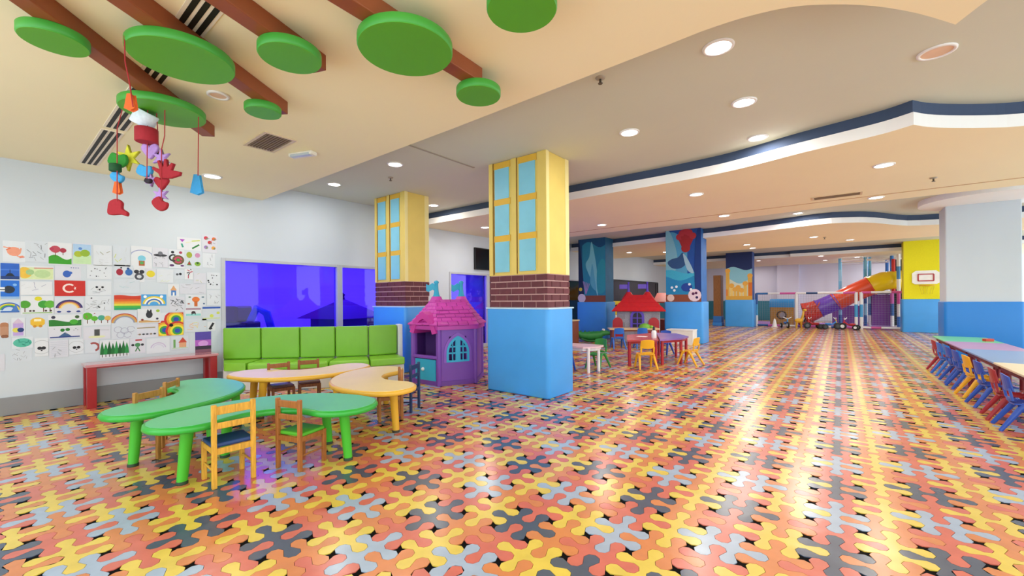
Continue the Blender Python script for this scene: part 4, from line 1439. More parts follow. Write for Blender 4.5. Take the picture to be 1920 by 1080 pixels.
strand('leftmost cord of felt crafts ending in a dark red mitten', [(-4.5, 0.746, 2.994), (-4.568, 0.692, 2.907), (-4.602, 0.665, 2.756), (-4.605, 0.662, 2.162)],
       [('felt_leaf', 'blob', (-4.656, 0.679, 2.511), 0.149, 'green', 0),
        ('felt_cup', 'pot', (-4.636, 0.657, 2.44), 0.097, 'dgreen', 0),
        ('felt_star', 'star', (-4.658, 0.742, 2.546), 0.184, 'yellow', 0),
        ('felt_mitten', 'blob', (-4.663, 0.674, 2.371), 0.105, 'blue', 0.5),
        ('felt_bell', 'cone', (-4.66, 0.676, 2.283), 0.079, 'orange', 0),
        ('felt_hat', 'mitten', (-4.674, 0.666, 2.125), 0.123, 'red', 0)])
strand('middle cord of felt crafts with a red drum and white cup', [(-4.405, 0.821, 3.003), (-4.415, 0.813, 2.344)],
       [('felt_cup', 'pot', (-4.461, 0.808, 2.84), 0.193, 'white', 0.5),
        ('felt_drum', 'pot', (-4.421, 0.814, 2.697), 0.184, 'red', 0),
        ('felt_cone', 'heart', (-4.45, 0.843, 2.586), 0.114, 'purple', 0),
        ('felt_egg', 'blob', (-4.484, 0.815, 2.423), 0.123, 'blue', 0),
        ('felt_flower', 'star', (-4.443, 0.848, 2.344), 0.088, 'purple', 0),
        ('felt_seed', 'blob', (-4.424, 0.824, 2.331), 0.053, 'dark', 0)])
strand('cord of felt crafts with a red hand, ending in a red slipper', [(-4.296, 0.907, 2.972), (-4.299, 0.904, 2.691), (-4.32, 0.888, 2.582), (-4.323, 0.885, 2.162)],
       [('felt_bow', 'star', (-4.377, 0.9, 2.524), 0.132, 'purple', 0),
        ('felt_hand', 'hand', (-4.312, 0.913, 2.423), 0.149, 'red', 0),
        ('felt_heart', 'heart', (-4.377, 0.9, 2.322), 0.097, 'red', 0),
        ('felt_butterfly', 'star', (-4.384, 0.894, 2.221), 0.114, 'purple', 0),
        ('felt_slipper', 'blob', (-4.349, 0.884, 2.14), 0.123, 'red', 0.5)])
strand('red cord with nothing but a knot between drum and hand', [(-4.431, 0.876, 3.015), (-4.414, 0.89, 2.574)],
       [('felt_knot', 'blob', (-4.472, 0.902, 2.581), 0.036, 'dark', 0)])
strand('single cord with one blue felt cone at the right', [(-4.239, 1.117, 2.931), (-4.246, 1.112, 2.405)],
       [('felt_cone', 'cone', (-4.304, 1.123, 2.341), 0.137, 'blue', 0)])
strand('red ribbon looped from the large disc with an orange felt carrot', [(-3.337, 0.517, 2.931), (-3.335, 0.519, 2.778), (-3.315, 0.535, 2.651), (-3.3, 0.547, 2.508)],
       [('felt_carrot', 'cone', (-3.367, 0.551, 2.555), 0.078, 'orange', 0)])

# ================================================================== CHILDREN'S DRAWINGS
GREYS = ['#8d9099', '#a5a8b0', '#6d707a']
def scribble(p, n, cols, seed, x0=.1, x1=.9, z0=.1, z1=.9, wd=.02, L=.2):
    r = random.Random(seed)
    for _ in range(n):
        x, z = r.uniform(x0, x1), r.uniform(z0, z1); a = r.uniform(0, 2 * PI)
        p.line(x, z, min(.97, max(.03, x + L * math.cos(a))), min(.97, max(.03, z + L * math.sin(a))), wd, r.choice(cols))
def dots(p, n, cols, seed, r0=.02, r1=.05):
    r = random.Random(seed)
    for _ in range(n):
        p.disc(r.uniform(.1, .9), r.uniform(.12, .88), r.uniform(r0, r1), r.choice(cols), n=8)
def rainbow(p, x, z, r, th, cols):
    for i, c in enumerate(cols):
        p.arc(x, z, r - th * (i + 1), r - th * i, 8, 172, c)
def tree(p, x, z, h, col, trunk='#6b3f24'):
    p.rect(x - .015, z, x + .015, z + h * .5, trunk); p.disc(x, z + h * .7, h * .35, col)
RB = ['#c83a34', '#e58a35', '#e8cf3c', '#4aa64a', '#3a62b8']
def m_crab(p): p.disc(.5, .5, .22, '#e59a80'); scribble(p, 8, ['#d9745a', '#e59a80'], 1, .2, .8, .2, .8, .05, .25)
def m_pencil(s, n=14): return lambda p: scribble(p, n, GREYS, s, wd=.018)
def m_hill(p): p.poly(wave(.02, .98, .35, .1, 10, 0, .05), '#3f9a2e'); tree(p, .3, .38, .45, '#b84a5a'); tree(p, .62, .45, .3, '#a8344a'); p.disc(.15, .7, .07, '#b23a55')
def m_meadow_sky(p): p.rect(.03, .45, .97, .95, '#a9c7e8'); p.rect(.03, .05, .97, .45, '#bfdcae'); p.disc(.3, .5, .14, '#a8b83a'); p.disc(.65, .55, .16, '#8fae3a'); p.disc(.4, .75, .06, '#5b86c9')
def m_faint(c, s, n=7): return lambda p: scribble(p, n, [c, '#c9ccd3'], s, wd=.025, L=.22)
def m_arch_child(p): p.arc(.5, .35, .46, .5, 0, 180, '#9aa0c8'); p.disc(.5, .45, .14, '#7fc4dc'); p.rect(.36, .12, .64, .34, '#b0603a'); p.disc(.5, .25, .07, '#5aa05a')
def m_ufo(p): p.disc(.5, .62, .28, '#3a3c44', .07); p.disc(.5, .72, .1, '#6d707a'); scribble(p, 10, GREYS, 31, .2, .8, .1, .5, .015, .15)
def m_snail(p): p.disc(.6, .45, .26, '#6a5a3e'); p.arc(.6, .45, .1, .18, 0, 330, '#c0486a'); p.disc(.6, .45, .07, '#4f9a4a'); p.arc(.3, .55, .12, .2, 60, 300, '#33343c'); p.disc(.25, .85, .07, '#2b2c34'); p.disc(.75, .85, .07, '#a83a5a'); p.disc(.2, .15, .1, '#5a3668', .06); p.disc(.85, .15, .08, '#6a4a80', .05)
def m_stickers(p): p.disc(.25, .72, .13, '#9aa83a', .17); p.disc(.75, .72, .12, '#c58ab0', .13); p.poly([(.1, .15), (.4, .15), (.25, .42)], '#3f8a3a'); p.poly([(.16, .2), (.34, .2), (.25, .36)], '#b0303a'); p.disc(.75, .25, .14, '#7fae3e', .12); p.disc(.75, .3, .06, '#3c5f2a')
def m_pencils(p): p.poly([(.1, .85), (.32, .85), (.21, .62)], '#a848b8'); p.line(.18, .5, .24, .2, .12, '#3f9a86'); p.line(.62, .15, .92, .5, .12, '#2f7a3c'); p.line(.6, .75, .95, .85, .08, '#c4cf5a'); p.line(.35, .6, .6, .7, .05, '#dfe0a8')
def m_hearts(p):
    for x, z, c in ((.25, .82, '#c83a52'), (.78, .8, '#d9703a'), (.5, .58, '#c22a3a'), (.25, .3, '#9a7ab8'), (.75, .28, '#e0a04a')): p.disc(x, z, .1, c); p.disc(x + .06, z - .03, .05, '#7a8a6a')
    scribble(p, 6, ['#6d707a', '#c83a52'], 33, .1, .9, .1, .9, .02, .15)
def m_night(p): p.rect(.02, .02, .98, .98, '#2f62c2'); p.rect(.02, .02, .98, .2, '#23407e'); p.poly([(.25, .2), (.75, .2), (.6, .38), (.4, .38)], '#26303e'); p.rect(.02, .55, .98, .62, '#4a7ad4'); p.line(.5, .38, .5, .6, .03, '#26303e')
def m_ship(p): p.rect(.02, .02, .98, .98, '#2a6fd2'); p.rect(.02, .02, .98, .14, '#8fb4dd'); p.disc(.45, .5, .2, '#2b3644'); p.rect(.0, .4, .24, .62, '#e8ecf2'); p.rect(.0, .47, .24, .52, '#3b4552'); p.disc(.75, .75, .07, '#7db3ee')
def m_field(p): p.rect(.02, .05, .98, .9, '#cfdcae'); p.disc(.12, .5, .35, '#e2b84a', .4); p.disc(.28, .55, .2, '#9cc08a'); p.disc(.65, .45, .4, '#b5cf9a', .3); p.line(.4, .85, .98, .88, .08, '#cf8a80')
def m_bluebird(p): p.disc(.45, .42, .2, '#3a62b8', .24); p.disc(.58, .5, .1, '#3a62b8'); [p.disc(.62 + .09 * k, .86, .035, '#5a6ea8', n=6) for k in range(4)]
def m_marks(s): return lambda p: dots(p, 11, ['#22242c', '#3c3f4a', '#8d9099'], s)
def m_twobirds(p): p.disc(.28, .45, .2, '#a02a3e', .26); p.disc(.36, .78, .06, '#2b2c34'); p.disc(.76, .45, .22, '#3a6ab0', .26); p.disc(.72, .75, .08, '#26407a')
def m_mouse(p): p.disc(.5, .4, .26, '#4a4d58'); p.disc(.25, .75, .14, '#33353e'); p.disc(.75, .75, .14, '#33353e'); p.disc(.5, .4, .13, '#c9ccd3')
def m_sun(p): p.disc(.5, .5, .33, '#dcca3c')
def m_eyes(p): p.disc(.3, .5, .12, '#5a5d66'); p.disc(.62, .55, .13, '#2b2c34')
def m_redfig(p): scribble(p, 7, ['#b8405a', '#2b2c34'], 41, .2, .8, .2, .9, .07, .3)
def m_flag(p): p.rect(.0, .0, 1, 1, '#c3302c'); p.arc(.47, .5, .2, .3, 45, 315, '#ecd8d4'); p.poly([(.66 + .09 * (1 if k % 2 == 0 else .4) * math.cos(PI + 2 * PI * k / 10) * .5, .5 + .14 * (1 if k % 2 == 0 else .4) * math.sin(PI + 2 * PI * k / 10)) for k in range(10)], '#ecd8d4')
def m_animal(p): p.disc(.5, .5, .2, '#d4d6dc'); p.disc(.38, .58, .07, '#22242c'); p.disc(.62, .58, .07, '#22242c'); p.disc(.5, .4, .05, '#22242c'); scribble(p, 8, GREYS, 43, .1, .9, .15, .5, .02, .2)
def m_housefig(p): p.poly([(.2, .5), (.8, .5), (.5, .9)], '#d8a070'); p.rect(.28, .08, .72, .5, '#4a7fc4'); p.rect(.42, .08, .58, .35, '#f0f0f0')
def m_mount(p): p.rect(.02, .05, .98, .95, '#c2d4ea'); rainbow(p, .45, .2, .75, .1, ['#3a62b8', '#d8c83a', '#5aa64a', '#3a62b8']); p.poly([(.5, .05), (.98, .05), (.8, .8)], '#4a78c0'); p.rect(.02, .05, .98, .2, '#3f6cb8')
def m_orchard(p):
    p.disc(.52, .85, .14, '#d6cc2e', .12); p.rect(.05, .05, .95, .09, '#7cb03a')
    for x, c in ((.12, '#4e9c34'), (.68, '#3f9a3a'), (.88, '#5fae3e')): tree(p, x, .12, .6, c)
    for x in (.28, .38, .75, .9): p.disc(x, .18, .05, '#4a3a34', n=8)
def m_darkrain(p): rainbow(p, .5, .25, .62, .07, ['#2e3070', '#6a3f6a', '#d99a4a', '#e8cf8a']); [p.disc(.15 + .33 * k, .1, .1, '#2f3f8a', .06) for k in range(3)]
def m_crowd(p): scribble(p, 18, GREYS, 47, .05, .95, .1, .7, .02, .18); dots(p, 4, ['#22242c'], 48)
def m_rainland(p):
    for i, c in enumerate(['#2fa06a', '#4aae4a', '#d9d04a', '#e29a3a', '#d9672f', '#c8402c']): p.poly(wave(0, 1, .2 + .14 * i + .06, .03, 10, .4, .0 if i == 0 else .14 * i), c)
def m_bluerain(p): p.rect(0, 0, 1, 1, '#4f9fdc'); rainbow(p, .5, .05, .8, .12, ['#e0c83a', '#f0f0ee', '#3f6cb8', '#e8e0b0']); p.disc(.15, .8, .12, '#f2f4f6'); p.disc(.8, .8, .12, '#f2f4f6')
def m_robot(p): scribble(p, 18, ['#3c3f4a', '#6d707a', '#8d9099'], 51, .15, .85, .1, .9, .04, .25)
def m_mush(p): p.disc(.5, .62, .24, '#e0793a', .2); p.rect(.42, .1, .58, .5, '#c76a34'); p.disc(.2, .8, .08, '#6a8a7a', .05); p.disc(.85, .8, .09, '#5a7a8a', .05); p.disc(.15, .3, .08, '#b05a3a', .05); p.disc(.9, .3, .06, '#3f5f8a')
def m_bluebar(p): p.rect(.02, .82, .98, .95, '#2d55b0'); p.disc(.5, .3, .12, '#cdd65a'); p.disc(.85, .5, .1, '#c6cf5a'); p.rect(.05, .1, .95, .16, '#c9d68a')
def m_dog(p): p.rect(.05, .05, .95, .3, '#8fd0cc'); p.rect(.05, .75, .95, .95, '#a88a9a'); p.disc(.5, .45, .2, '#3a3036', .16); p.rect(.38, .2, .44, .4, '#3a3036'); p.rect(.58, .2, .64, .4, '#3a3036')
def m_bear(p): p.disc(.5, .75, .2, '#b07a5a'); p.disc(.5, .4, .26, '#b98a70', .3); p.disc(.4, .1, .1, '#8a5a44'); p.disc(.7, .1, .1, '#8a5a44')
def m_purplehouse(p): p.rect(.12, .05, .88, .7, '#b9a0d8'); p.poly([(.08, .7), (.92, .7), (.5, .98)], '#cdb8d0'); p.disc(.35, .35, .13, '#d8cf5a'); p.disc(.68, .35, .12, '#26407a')
def m_bus(p): p.disc(.5, .45, .34, '#e2b53a', .3); p.rect(.25, .5, .75, .65, '#f0e6c0'); p.disc(.3, .18, .08, '#c98a2a'); p.disc(.7, .18, .08, '#c98a2a')
def m_meadow(p): p.poly(wave(.02, .98, .5, .1, 12, 1, .08), '#2d7a34'); p.disc(.75, .4, .25, '#4aa63a', .2); p.disc(.15, .8, .12, '#33304a'); p.disc(.85, .8, .13, '#3a5a34')
def m_sprout(p): p.rect(.04, .06, .96, .16, '#2e3f88'); p.poly([(.3, .16), (.7, .16), (.52, .5), (.48, .5)], '#3f5f8a'); p.disc(.42, .72, .14, '#2d7a34'); p.disc(.58, .76, .14, '#2d7a34'); dots(p, 5, ['#c05a7a', '#8d9099'], 55, .03, .05)
def m_heartrees(p):
    for x, c, h in ((.15, '#5aae34', .75), (.4, '#5aae34', .5), (.65, '#4aa08a', .55), (.88, '#d0b05a', .5)): tree(p, x, .15, h, c)
    dots(p, 4, ['#b0405a'], 57, .03, .04)
def m_cloudbow(p): rainbow(p, .5, .55, .40, .035, ['#b5524a', '#d99a4a', '#b9a070', '#8a90b0']); [p.arc(x, z, .1, .115, 0, 330, '#a9aac0') for x, z in ((.25, .35), (.5, .3), (.75, .35), (.35, .15), (.62, .15))]
def m_cat(p): p.disc(.5, .6, .18, '#33343c', .25); p.poly([(.38, .8), (.44, .98), (.5, .82)], '#33343c'); p.poly([(.5, .82), (.58, .98), (.62, .8)], '#33343c'); p.poly(wave(.05, .95, .18, .04, 8, 0, .06), '#c9a06a'); p.disc(.2, .25, .07, '#7a2a34'); p.disc(.85, .3, .07, '#33304a'); p.disc(.88, .85, .1, '#9ab83a')
def m_cars(p): p.line(.1, .7, .9, .72, .06, '#9a8a5a'); [p.disc(.12 + .15 * k, .25, .08, ('#4a4d58', '#8d7a6a', '#3c3f4a')[k % 3], .06) for k in range(6)]
def m_swirl(p):
    for cx, cz in ((.25, .25), (.7, .7), (.75, .2)):
        for i, c in enumerate(['#c83a34', '#e2a03a', '#e8d83c', '#3f9a4a', '#2f4fb0']): p.disc(cx, cz, .42 - .08 * i, c)
    p.disc(.5, .45, .07, '#17171b')
def m_giraffe(p): scribble(p, 9, ['#dcc8b0', '#d8d88a', '#e0b8a0'], 61, .1, .9, .2, .8, .05, .25)
def m_crow(p): p.line(.25, .15, .75, .85, .22, '#26272e'); p.line(.2, .3, .6, .2, .14, '#26272e')
def m_light(p): p.disc(.5, .2, .5, '#d8dcae', .1); p.rect(.4, .28, .6, .8, '#4a4d50'); p.line(.6, .75, .95, .72, .03, '#a5a8b0')
def m_fish(p): p.disc(.5, .5, .55, '#56b5a0', .4); scribble(p, 9, ['#2f8a7a', '#3a9a86'], 63, .15, .85, .25, .75, .05, .2)
def m_panda(p): p.arc(.5, .5, .36, .385, 0, 358, '#b5b8c0', 20); p.disc(.36, .45, .09, '#26272e'); p.disc(.64, .45, .09, '#26272e'); p.disc(.5, .33, .04, '#26272e')
def m_lined(p): [p.line(.06, .12 + .11 * k, .94, .12 + .11 * k, .012, '#b3b8cc') for k in range(8)]; scribble(p, 5, GREYS, 65)
def m_horseshoe(p): p.arc(.6, .45, .22, .36, -70, 120, '#9a4a48')
def m_forest(p):
    for k in range(8):
        x = .08 + .12 * k
        p.poly([(x - .075, .2), (x + .075, .2), (x + .06, .5), (x, .95 - .12 * (k % 2)), (x - .06, .5)], ('#1f6b34', '#2a8a44', '#17592c')[k % 3]); p.rect(x - .012, .05, x + .012, .2, '#3a2a24')
def m_pinebot(p): p.disc(.5, .55, .14, '#4a8a5a'); p.rect(.35, .82, .8, .92, '#b0404a'); p.disc(.18, .55, .08, '#33343c'); p.disc(.82, .55, .08, '#33343c'); p.line(.5, .4, .35, .12, .06, '#3f7a4a'); p.line(.5, .4, .65, .12, .06, '#3f7a4a')
def m_faintbow(p): p.arc(.5, .3, .36, .42, 10, 170, '#c2b6d4'); p.arc(.5, .3, .26, .3, 10, 170, '#c9c2dc')
def m_redhouse(p): p.rect(.45, .15, .85, .5, '#d8a07a'); p.poly([(.4, .5), (.9, .5), (.65, .9)], '#c04a3a'); p.rect(.12, .15, .24, .75, '#6aa05a'); p.rect(.05, .08, .95, .14, '#b5d0b0')
def m_sunset(p): p.rect(0, 0, 1, 1, '#5a4aa8'); p.rect(0, .3, 1, .62, '#b062c4'); p.disc(.5, .45, .2, '#d49ae0', .14); p.rect(0, 0, 1, .18, '#8a5a70'); p.rect(0, .18, 1, .34, '#3c3246')
def m_none(p): p.rect(.1, .1, .9, .13, '#d3d6de')

DRAW = [
    (0.122, 1.834, 0.295, 2.084, m_crab, 'orange crayon crab, top row of drawings, leftmost'),
    (0.295, 1.845, 0.482, 2.103, m_pencil(2), 'pencil animals sketch beside the orange crab drawing'),
    (0.482, 1.817, 0.689, 2.103, m_hill, 'red mushrooms on a green hill, top row'),
    (0.694, 1.829, 0.870, 2.115, m_meadow_sky, 'blue sky over pale green meadow, top row'),
    (0.885, 1.833, 1.066, 2.106, m_faint("#9a9a80",3), 'faint bird sketch right of the sky and meadow'),
    (1.076, 1.836, 1.250, 2.117, m_faint("#c5cf6a",4), 'faint yellow-green flower scribble, top row'),
    (1.261, 1.817, 1.486, 2.129, m_arch_child, 'child under a lilac arch, top row'),
    (1.492, 1.844, 1.668, 2.125, m_ufo, 'black flying saucer, right part of the top row'),
    (1.674, 1.838, 1.865, 2.118, m_snail, 'colourful snail with dark blobs, top row'),
    (1.872, 1.849, 2.080, 2.128, m_stickers, 'four fruit and cactus stickers below the pencils'),
    (1.776, 2.123, 2.074, 2.310, m_pencils, 'purple tulip and green pencils, standing above the top row'),
    (2.088, 2.104, 2.286, 2.381, m_hearts, 'red hearts sheet at the upper right corner'),
    (2.093, 1.868, 2.255, 2.095, m_faint("#8d9099",5,5), 'thin figure sketch below the red hearts sheet'),
    (0.101, 1.621, 0.252, 1.819, m_night, 'dark blue night sea with a boat at the left edge'),
    (0.256, 1.621, 0.530, 1.793, m_field, 'yellow and green field, long sheet in second row'),
    (0.539, 1.629, 0.770, 1.814, m_bluebird, 'blue bird just above the red flag drawing'),
    (0.824, 1.652, 1.064, 1.838, m_marks(6), 'black dabs pattern, second row'),
    (1.086, 1.674, 1.283, 1.852, m_twobirds, 'red bird and blue bird side by side'),
    (1.288, 1.619, 1.402, 1.816, m_mouse, 'dark round-eared mouse, second row'),
    (1.414, 1.669, 1.526, 1.815, m_sun, 'single yellow sun, second row'),
    (1.538, 1.619, 1.729, 1.815, m_faint("#d3dba8",7,5), 'very faint yellow scribble right of the sun'),
    (1.742, 1.679, 1.857, 1.816, m_eyes, 'two dark dots like eyes, second row'),
    (1.864, 1.675, 1.970, 1.838, m_redfig, 'red and black stick figure, second row'),
    (1.976, 1.621, 2.140, 1.779, m_faint("#c9cf5a",8,4), 'yellow-green dash near the right end, second row'),
    (2.147, 1.533, 2.326, 1.795, m_marks(9), 'black dabs upright sheet at the right end'),
    (0.100, 1.385, 0.251, 1.615, m_ship, 'bright blue sea with striped ship at the left edge'),
    (0.255, 1.436, 0.516, 1.601, m_faint("#8d8fb0",10,6), 'faint key sketch left of the red flag'),
    (0.534, 1.423, 0.808, 1.623, m_flag, 'red flag with white crescent and star'),
    (0.828, 1.430, 1.058, 1.623, m_animal, 'black-eyed animal right of the red flag'),
    (1.079, 1.460, 1.349, 1.653, m_faint("#9fc0cc",11,6), 'faint blue scribble above the rainbow landscape'),
    (1.665, 1.415, 1.797, 1.598, m_housefig, 'small blue house with tan roof, third row'),
    (1.804, 1.456, 2.132, 1.611, m_pencil(12,7), 'faint pencil lines left of the right end column'),
    (2.145, 1.270, 2.331, 1.516, m_pencil(13,7), 'faint pencil column above the blue bar'),
    (0.099, 1.219, 0.250, 1.353, m_mount, 'blue mountains with a rainbow at the left edge'),
    (0.258, 1.199, 0.528, 1.423, m_orchard, 'green trees under a yellow sun'),
    (0.533, 1.203, 0.792, 1.402, m_darkrain, 'dark arched rainbow just below the red flag'),
    (0.807, 1.230, 1.052, 1.423, m_crowd, 'grey pencil crowd, fourth row'),
    (1.083, 1.230, 1.360, 1.438, m_rainland, 'rainbow-striped landscape in red, yellow and green'),
    (1.365, 1.284, 1.645, 1.446, m_bluerain, 'rainbow and clouds on bright blue sheet'),
    (1.682, 1.199, 1.861, 1.407, m_robot, 'dark pencil robot, fourth row'),
    (1.874, 1.242, 2.131, 1.447, m_mush, 'orange mushroom-shaped tree, fourth row'),
    (2.081, 1.044, 2.330, 1.263, m_bluebar, 'blue bar over yellow flowers at the right end'),
    (1.867, 1.112, 2.075, 1.243, m_dog, 'small black dog on turquoise ground'),
    (0.098, 0.923, 0.162, 1.119, m_bear, 'brown bear cut off by the left edge'),
    (0.183, 0.933, 0.290, 1.159, m_purplehouse, 'purple house with round windows'),
    (0.333, 1.014, 0.451, 1.205, m_bus, 'yellow round bus, fifth row'),
    (0.478, 1.027, 0.776, 1.184, m_meadow, 'long dark green meadow, fifth row'),
    (0.481, 0.883, 0.766, 1.027, m_sprout, 'green sprout on a blue base line'),
    (0.786, 1.031, 1.050, 1.216, m_heartrees, 'row of small green and teal trees, fifth row'),
    (1.055, 0.831, 1.318, 1.201, m_cloudbow, 'thin brown rainbow over pencil clouds, large sheet'),
    (1.324, 1.032, 1.577, 1.239, m_cat, 'black cat on a sandy hill'),
    (1.272, 0.828, 1.545, 1.026, m_cars, 'line of small cars below the black cat'),
    (1.552, 0.837, 1.846, 1.177, m_swirl, 'bold rainbow swirls, large square sheet'),
    (1.859, 0.872, 2.136, 1.069, m_giraffe, 'pale giraffe sketch, fifth row'),
    (2.150, 0.875, 2.256, 1.018, m_crow, 'small black crow near the right end'),
    (0.785, 0.846, 1.044, 1.010, m_light, 'dark lighthouse on pale grass, fifth row'),
    (0.186, 0.788, 0.353, 0.924, m_fish, 'teal fish, lower left'),
    (0.177, 0.628, 0.344, 0.783, m_pencil(14,12), 'grey pencil scrawl below the teal fish'),
    (0.366, 0.674, 0.480, 0.899, m_panda, 'panda face, bottom row, left one'),
    (0.485, 0.644, 0.650, 0.860, m_lined, 'lined notebook sheet between two panda faces'),
    (0.659, 0.667, 0.789, 0.861, m_panda, 'panda face, bottom row, right one'),
    (0.799, 0.666, 0.934, 0.842, m_horseshoe, 'dark red horseshoe arc, bottom row'),
    (0.939, 0.584, 1.232, 0.824, m_forest, 'dark green fir forest above the red table'),
    (1.243, 0.616, 1.402, 0.827, m_pinebot, 'green tree figure with red hat'),
    (1.420, 0.592, 1.679, 0.809, m_faintbow, 'faint lilac rainbow, bottom row'),
    (1.698, 0.621, 1.910, 0.821, m_redhouse, 'small house with red roof, bottom row'),
    (1.990, 0.533, 2.197, 0.866, m_sunset, 'purple sunset painting at the end of the red table'),
    (0.096, 0.532, 0.132, 0.734, m_none, 'blank grey sheet at the lower left edge'),
]
PAPERS = ['#d6dbe4', '#cdd4df', '#dadde4', '#d2d3df']
# paper local frame: x right (world +y), -y toward the room (world +x)
for k, (ya_, za_, yb_, zb_, mot, lab) in enumerate(DRAW):
    w_, h_ = yb_ - ya_, zb_ - za_
    t = thing('child_drawing', "child's drawing: " + lab, 'drawing', (XL + .0025 + .0012 * (k % 3), ya_, za_), PI / 2, "children's drawings taped to the wall")
    MB().box(0, w_, 0, .001, 0, h_).build('sheet', P(PAPERS[k % 4], .8, .02, 10), t)
    p = Paint(w_, h_)
    mot(p)
    p.mb.v = [(max(0, min(w_, a)), b * .3, max(0, min(h_, c))) for a, b, c in p.mb.v]
    p.build('artwork', t, (0, -.0003, 0))

# ================================================================== FAR PLAY AREA
SEG = ['#f0eef2', '#d65ea8', '#f0eef2', '#2f5fa8', '#f0eef2', '#4aa3dc']
def sleeve_post(parent, x, y, z0, z1, cols, r=.055, name='post'):
    n = len(cols)
    for k, c_ in enumerate(cols):
        a = z0 + (z1 - z0) * k / n; b = z0 + (z1 - z0) * (k + 1) / n
        MB().tube([(x, y, a), (x, y, b - .004)], r, 10).build(name, P(c_, .5, .03), parent)
fence = thing('padded_fence', 'low netted fence with pink, white and blue padded rails around the slide', 'fence', (0, 21.8, 0))
for x_, cols in ((-3.0, ['#f0eef2', '#4aa3dc', '#2f5fa8']), (-1.5, ['#f0eef2', '#f0eef2']), (.50, ['#f0eef2', '#4aa3dc', '#f0eef2']), (.66, ['#f0eef2', '#4aa3dc', '#f0eef2'])):
    sleeve_post(fence, x_, 0, 0, 1.5, cols)
xs = [-3.0, -2.55, -2.1, -1.5, -1.15, -.75, -.3, .1, .5]
for k in range(len(xs) - 1):
    for z_, cc in ((1.48, ['#2f6fb0', '#f0eef2', '#d65ea8', '#f0eef2', '#2f4f80', '#f0eef2', '#f0eef2', '#d65ea8']), (.06, ['#2f5fa8', '#c95ab0', '#f0eef2', '#7a4fb0', '#c95ab0', '#f0eef2', '#2f5fa8', '#c95ab0'])):
        MB().tube([(xs[k], 0, z_), (xs[k + 1] - .005, 0, z_)], .045, 10).build('rail', P(cc[k], .5, .03), fence)
for k in range(4):
    x0_ = .66 + .3 * k
    MB().tube([(x0_, 0, 1.48), (x0_ + .295, 0, 1.48)], .045, 10).build('rail', P(['#d65ea8', '#f0eef2', '#f0eef2', '#d65ea8'][k], .5), fence)
    MB().tube([(x0_, 0, .08), (x0_ + .295, 0, .08)], .045, 10).build('rail', P(['#f0eef2', '#d65ea8', '#f0eef2', '#f0eef2'][k], .5), fence)
nt = MB()
x_ = -2.95
while x_ < 1.85:
    nt.box(x_ - .002, x_ + .002, -.002, .002, .06, 1.48); x_ += .09
z_ = .15
while z_ < 1.45:
    nt.box(-3.0, 1.85, -.002, .002, z_ - .002, z_ + .002); z_ += .09
nt.build('net', P('#9a9fb0', .8), fence)
fm = thing('play_mat', 'purple padded mat under the tube slide', 'mat', (-.4, 23.6, 0))
MB().box(-3.2, 2.2, -1.5, 1.6, 0, .05).build('pad', P('#9a68bd', .6), fm, bevel=.01)

sl = thing('tube_slide', 'tube slide in yellow, orange-red and purple with flared red mouth', 'slide', (0, 23.0, .05))
def tube_sec(pts, r, col, name='tube_section'):
    o = MB().tube(pts, r, 24, False).build(name, P(col, .28, .04, 3, coat=.2), sl)
    for e in (0, -1):
        a = Vector(pts[e]); b = Vector(pts[1 if e == 0 else -2]); d = (b - a).normalized()
        MB().tube([tuple(a - d * .02), tuple(a + d * .02)], (r if not isinstance(r, list) else r[e]) + .035, 24).build('flange', P(col, .35, .06), o)
tube_sec([(2.0, .45, 1.92), (1.75, .2, 1.94), (1.4, .05, 1.9), (1.0, 0, 1.72)], .38, '#e9c211')
tube_sec([(1.0, 0, 1.72), (.42, 0, 1.40), (-.14, 0, 1.06)], .38, '#dd4a22')
tube_sec([(-.14, 0, 1.06), (-.45, -.03, .90), (-.75, -.06, .75)], .38, '#6a3fb4')
ex = MB()
tube_pts = [(-.75, -.06, .75), (-.92, -.08, .66), (-1.12, -.1, .57), (-1.3, -.12, .52)]
ex.tube(tube_pts, [.38, .41, .45, .47], 24, False)
o = ex.build('slide_mouth', P('#c8331f', .3, .05, 3), sl)
for k in range(4):
    t_ = .15 + .25 * k
    p_ = Vector(tube_pts[0]).lerp(Vector(tube_pts[3]), t_)
    MB().tube([tuple(p_ - Vector((-.025, 0, .01))), tuple(p_ + Vector((-.025, 0, .01)))], .44 + .02 * k, 24).build('rib', P('#b12b1a', .35), o)
MB().box(-1.5, -.9, -.62, .2, 0, .16).build('landing', P('#8f2418', .5), sl, bevel=.08)
pf = thing('climbing_tower', 'tall padded climbing frame with blue and white posts behind the slide', 'climbing frame', (0, 23.6, 0))
for x_, y_, cols in ((0, 0, ['#2f5fa8', '#8fc4e4', '#f0eef2', '#6fb6e0', '#8fc4e4', '#6fb6e0']), (.85, 0, ['#2f5fa8', '#8fc4e4', '#2f5fa8', '#6fb6e0', '#5aa8d8', '#6fb6e0']), (1.0, .1, ['#f0eef2', '#2f5fa8', '#8fc4e4', '#f0eef2', '#5aa8d8', '#6fb6e0']),
                     (1.7, -.1, ['#f0eef2', '#2f5fa8', '#c95ab0', '#f0eef2', '#2f6fc0', '#2f6fc0']), (1.84, -.9, ['#2f6fc0', '#f0eef2', '#d6489a', '#f0eef2', '#4a8fd0', '#f0eef2']),
                     (2.9, 0, ['#f0eef2', '#2f5fa8', '#f0eef2', '#2f6fc0']), (1.7, 2.2, ['#2f5fa8', '#f0eef2', '#2f6fc0']), (0, 2.2, ['#2f5fa8', '#f0eef2', '#2f6fc0'])):
    sleeve_post(pf, x_, y_, 0, 3.02, cols, .06)
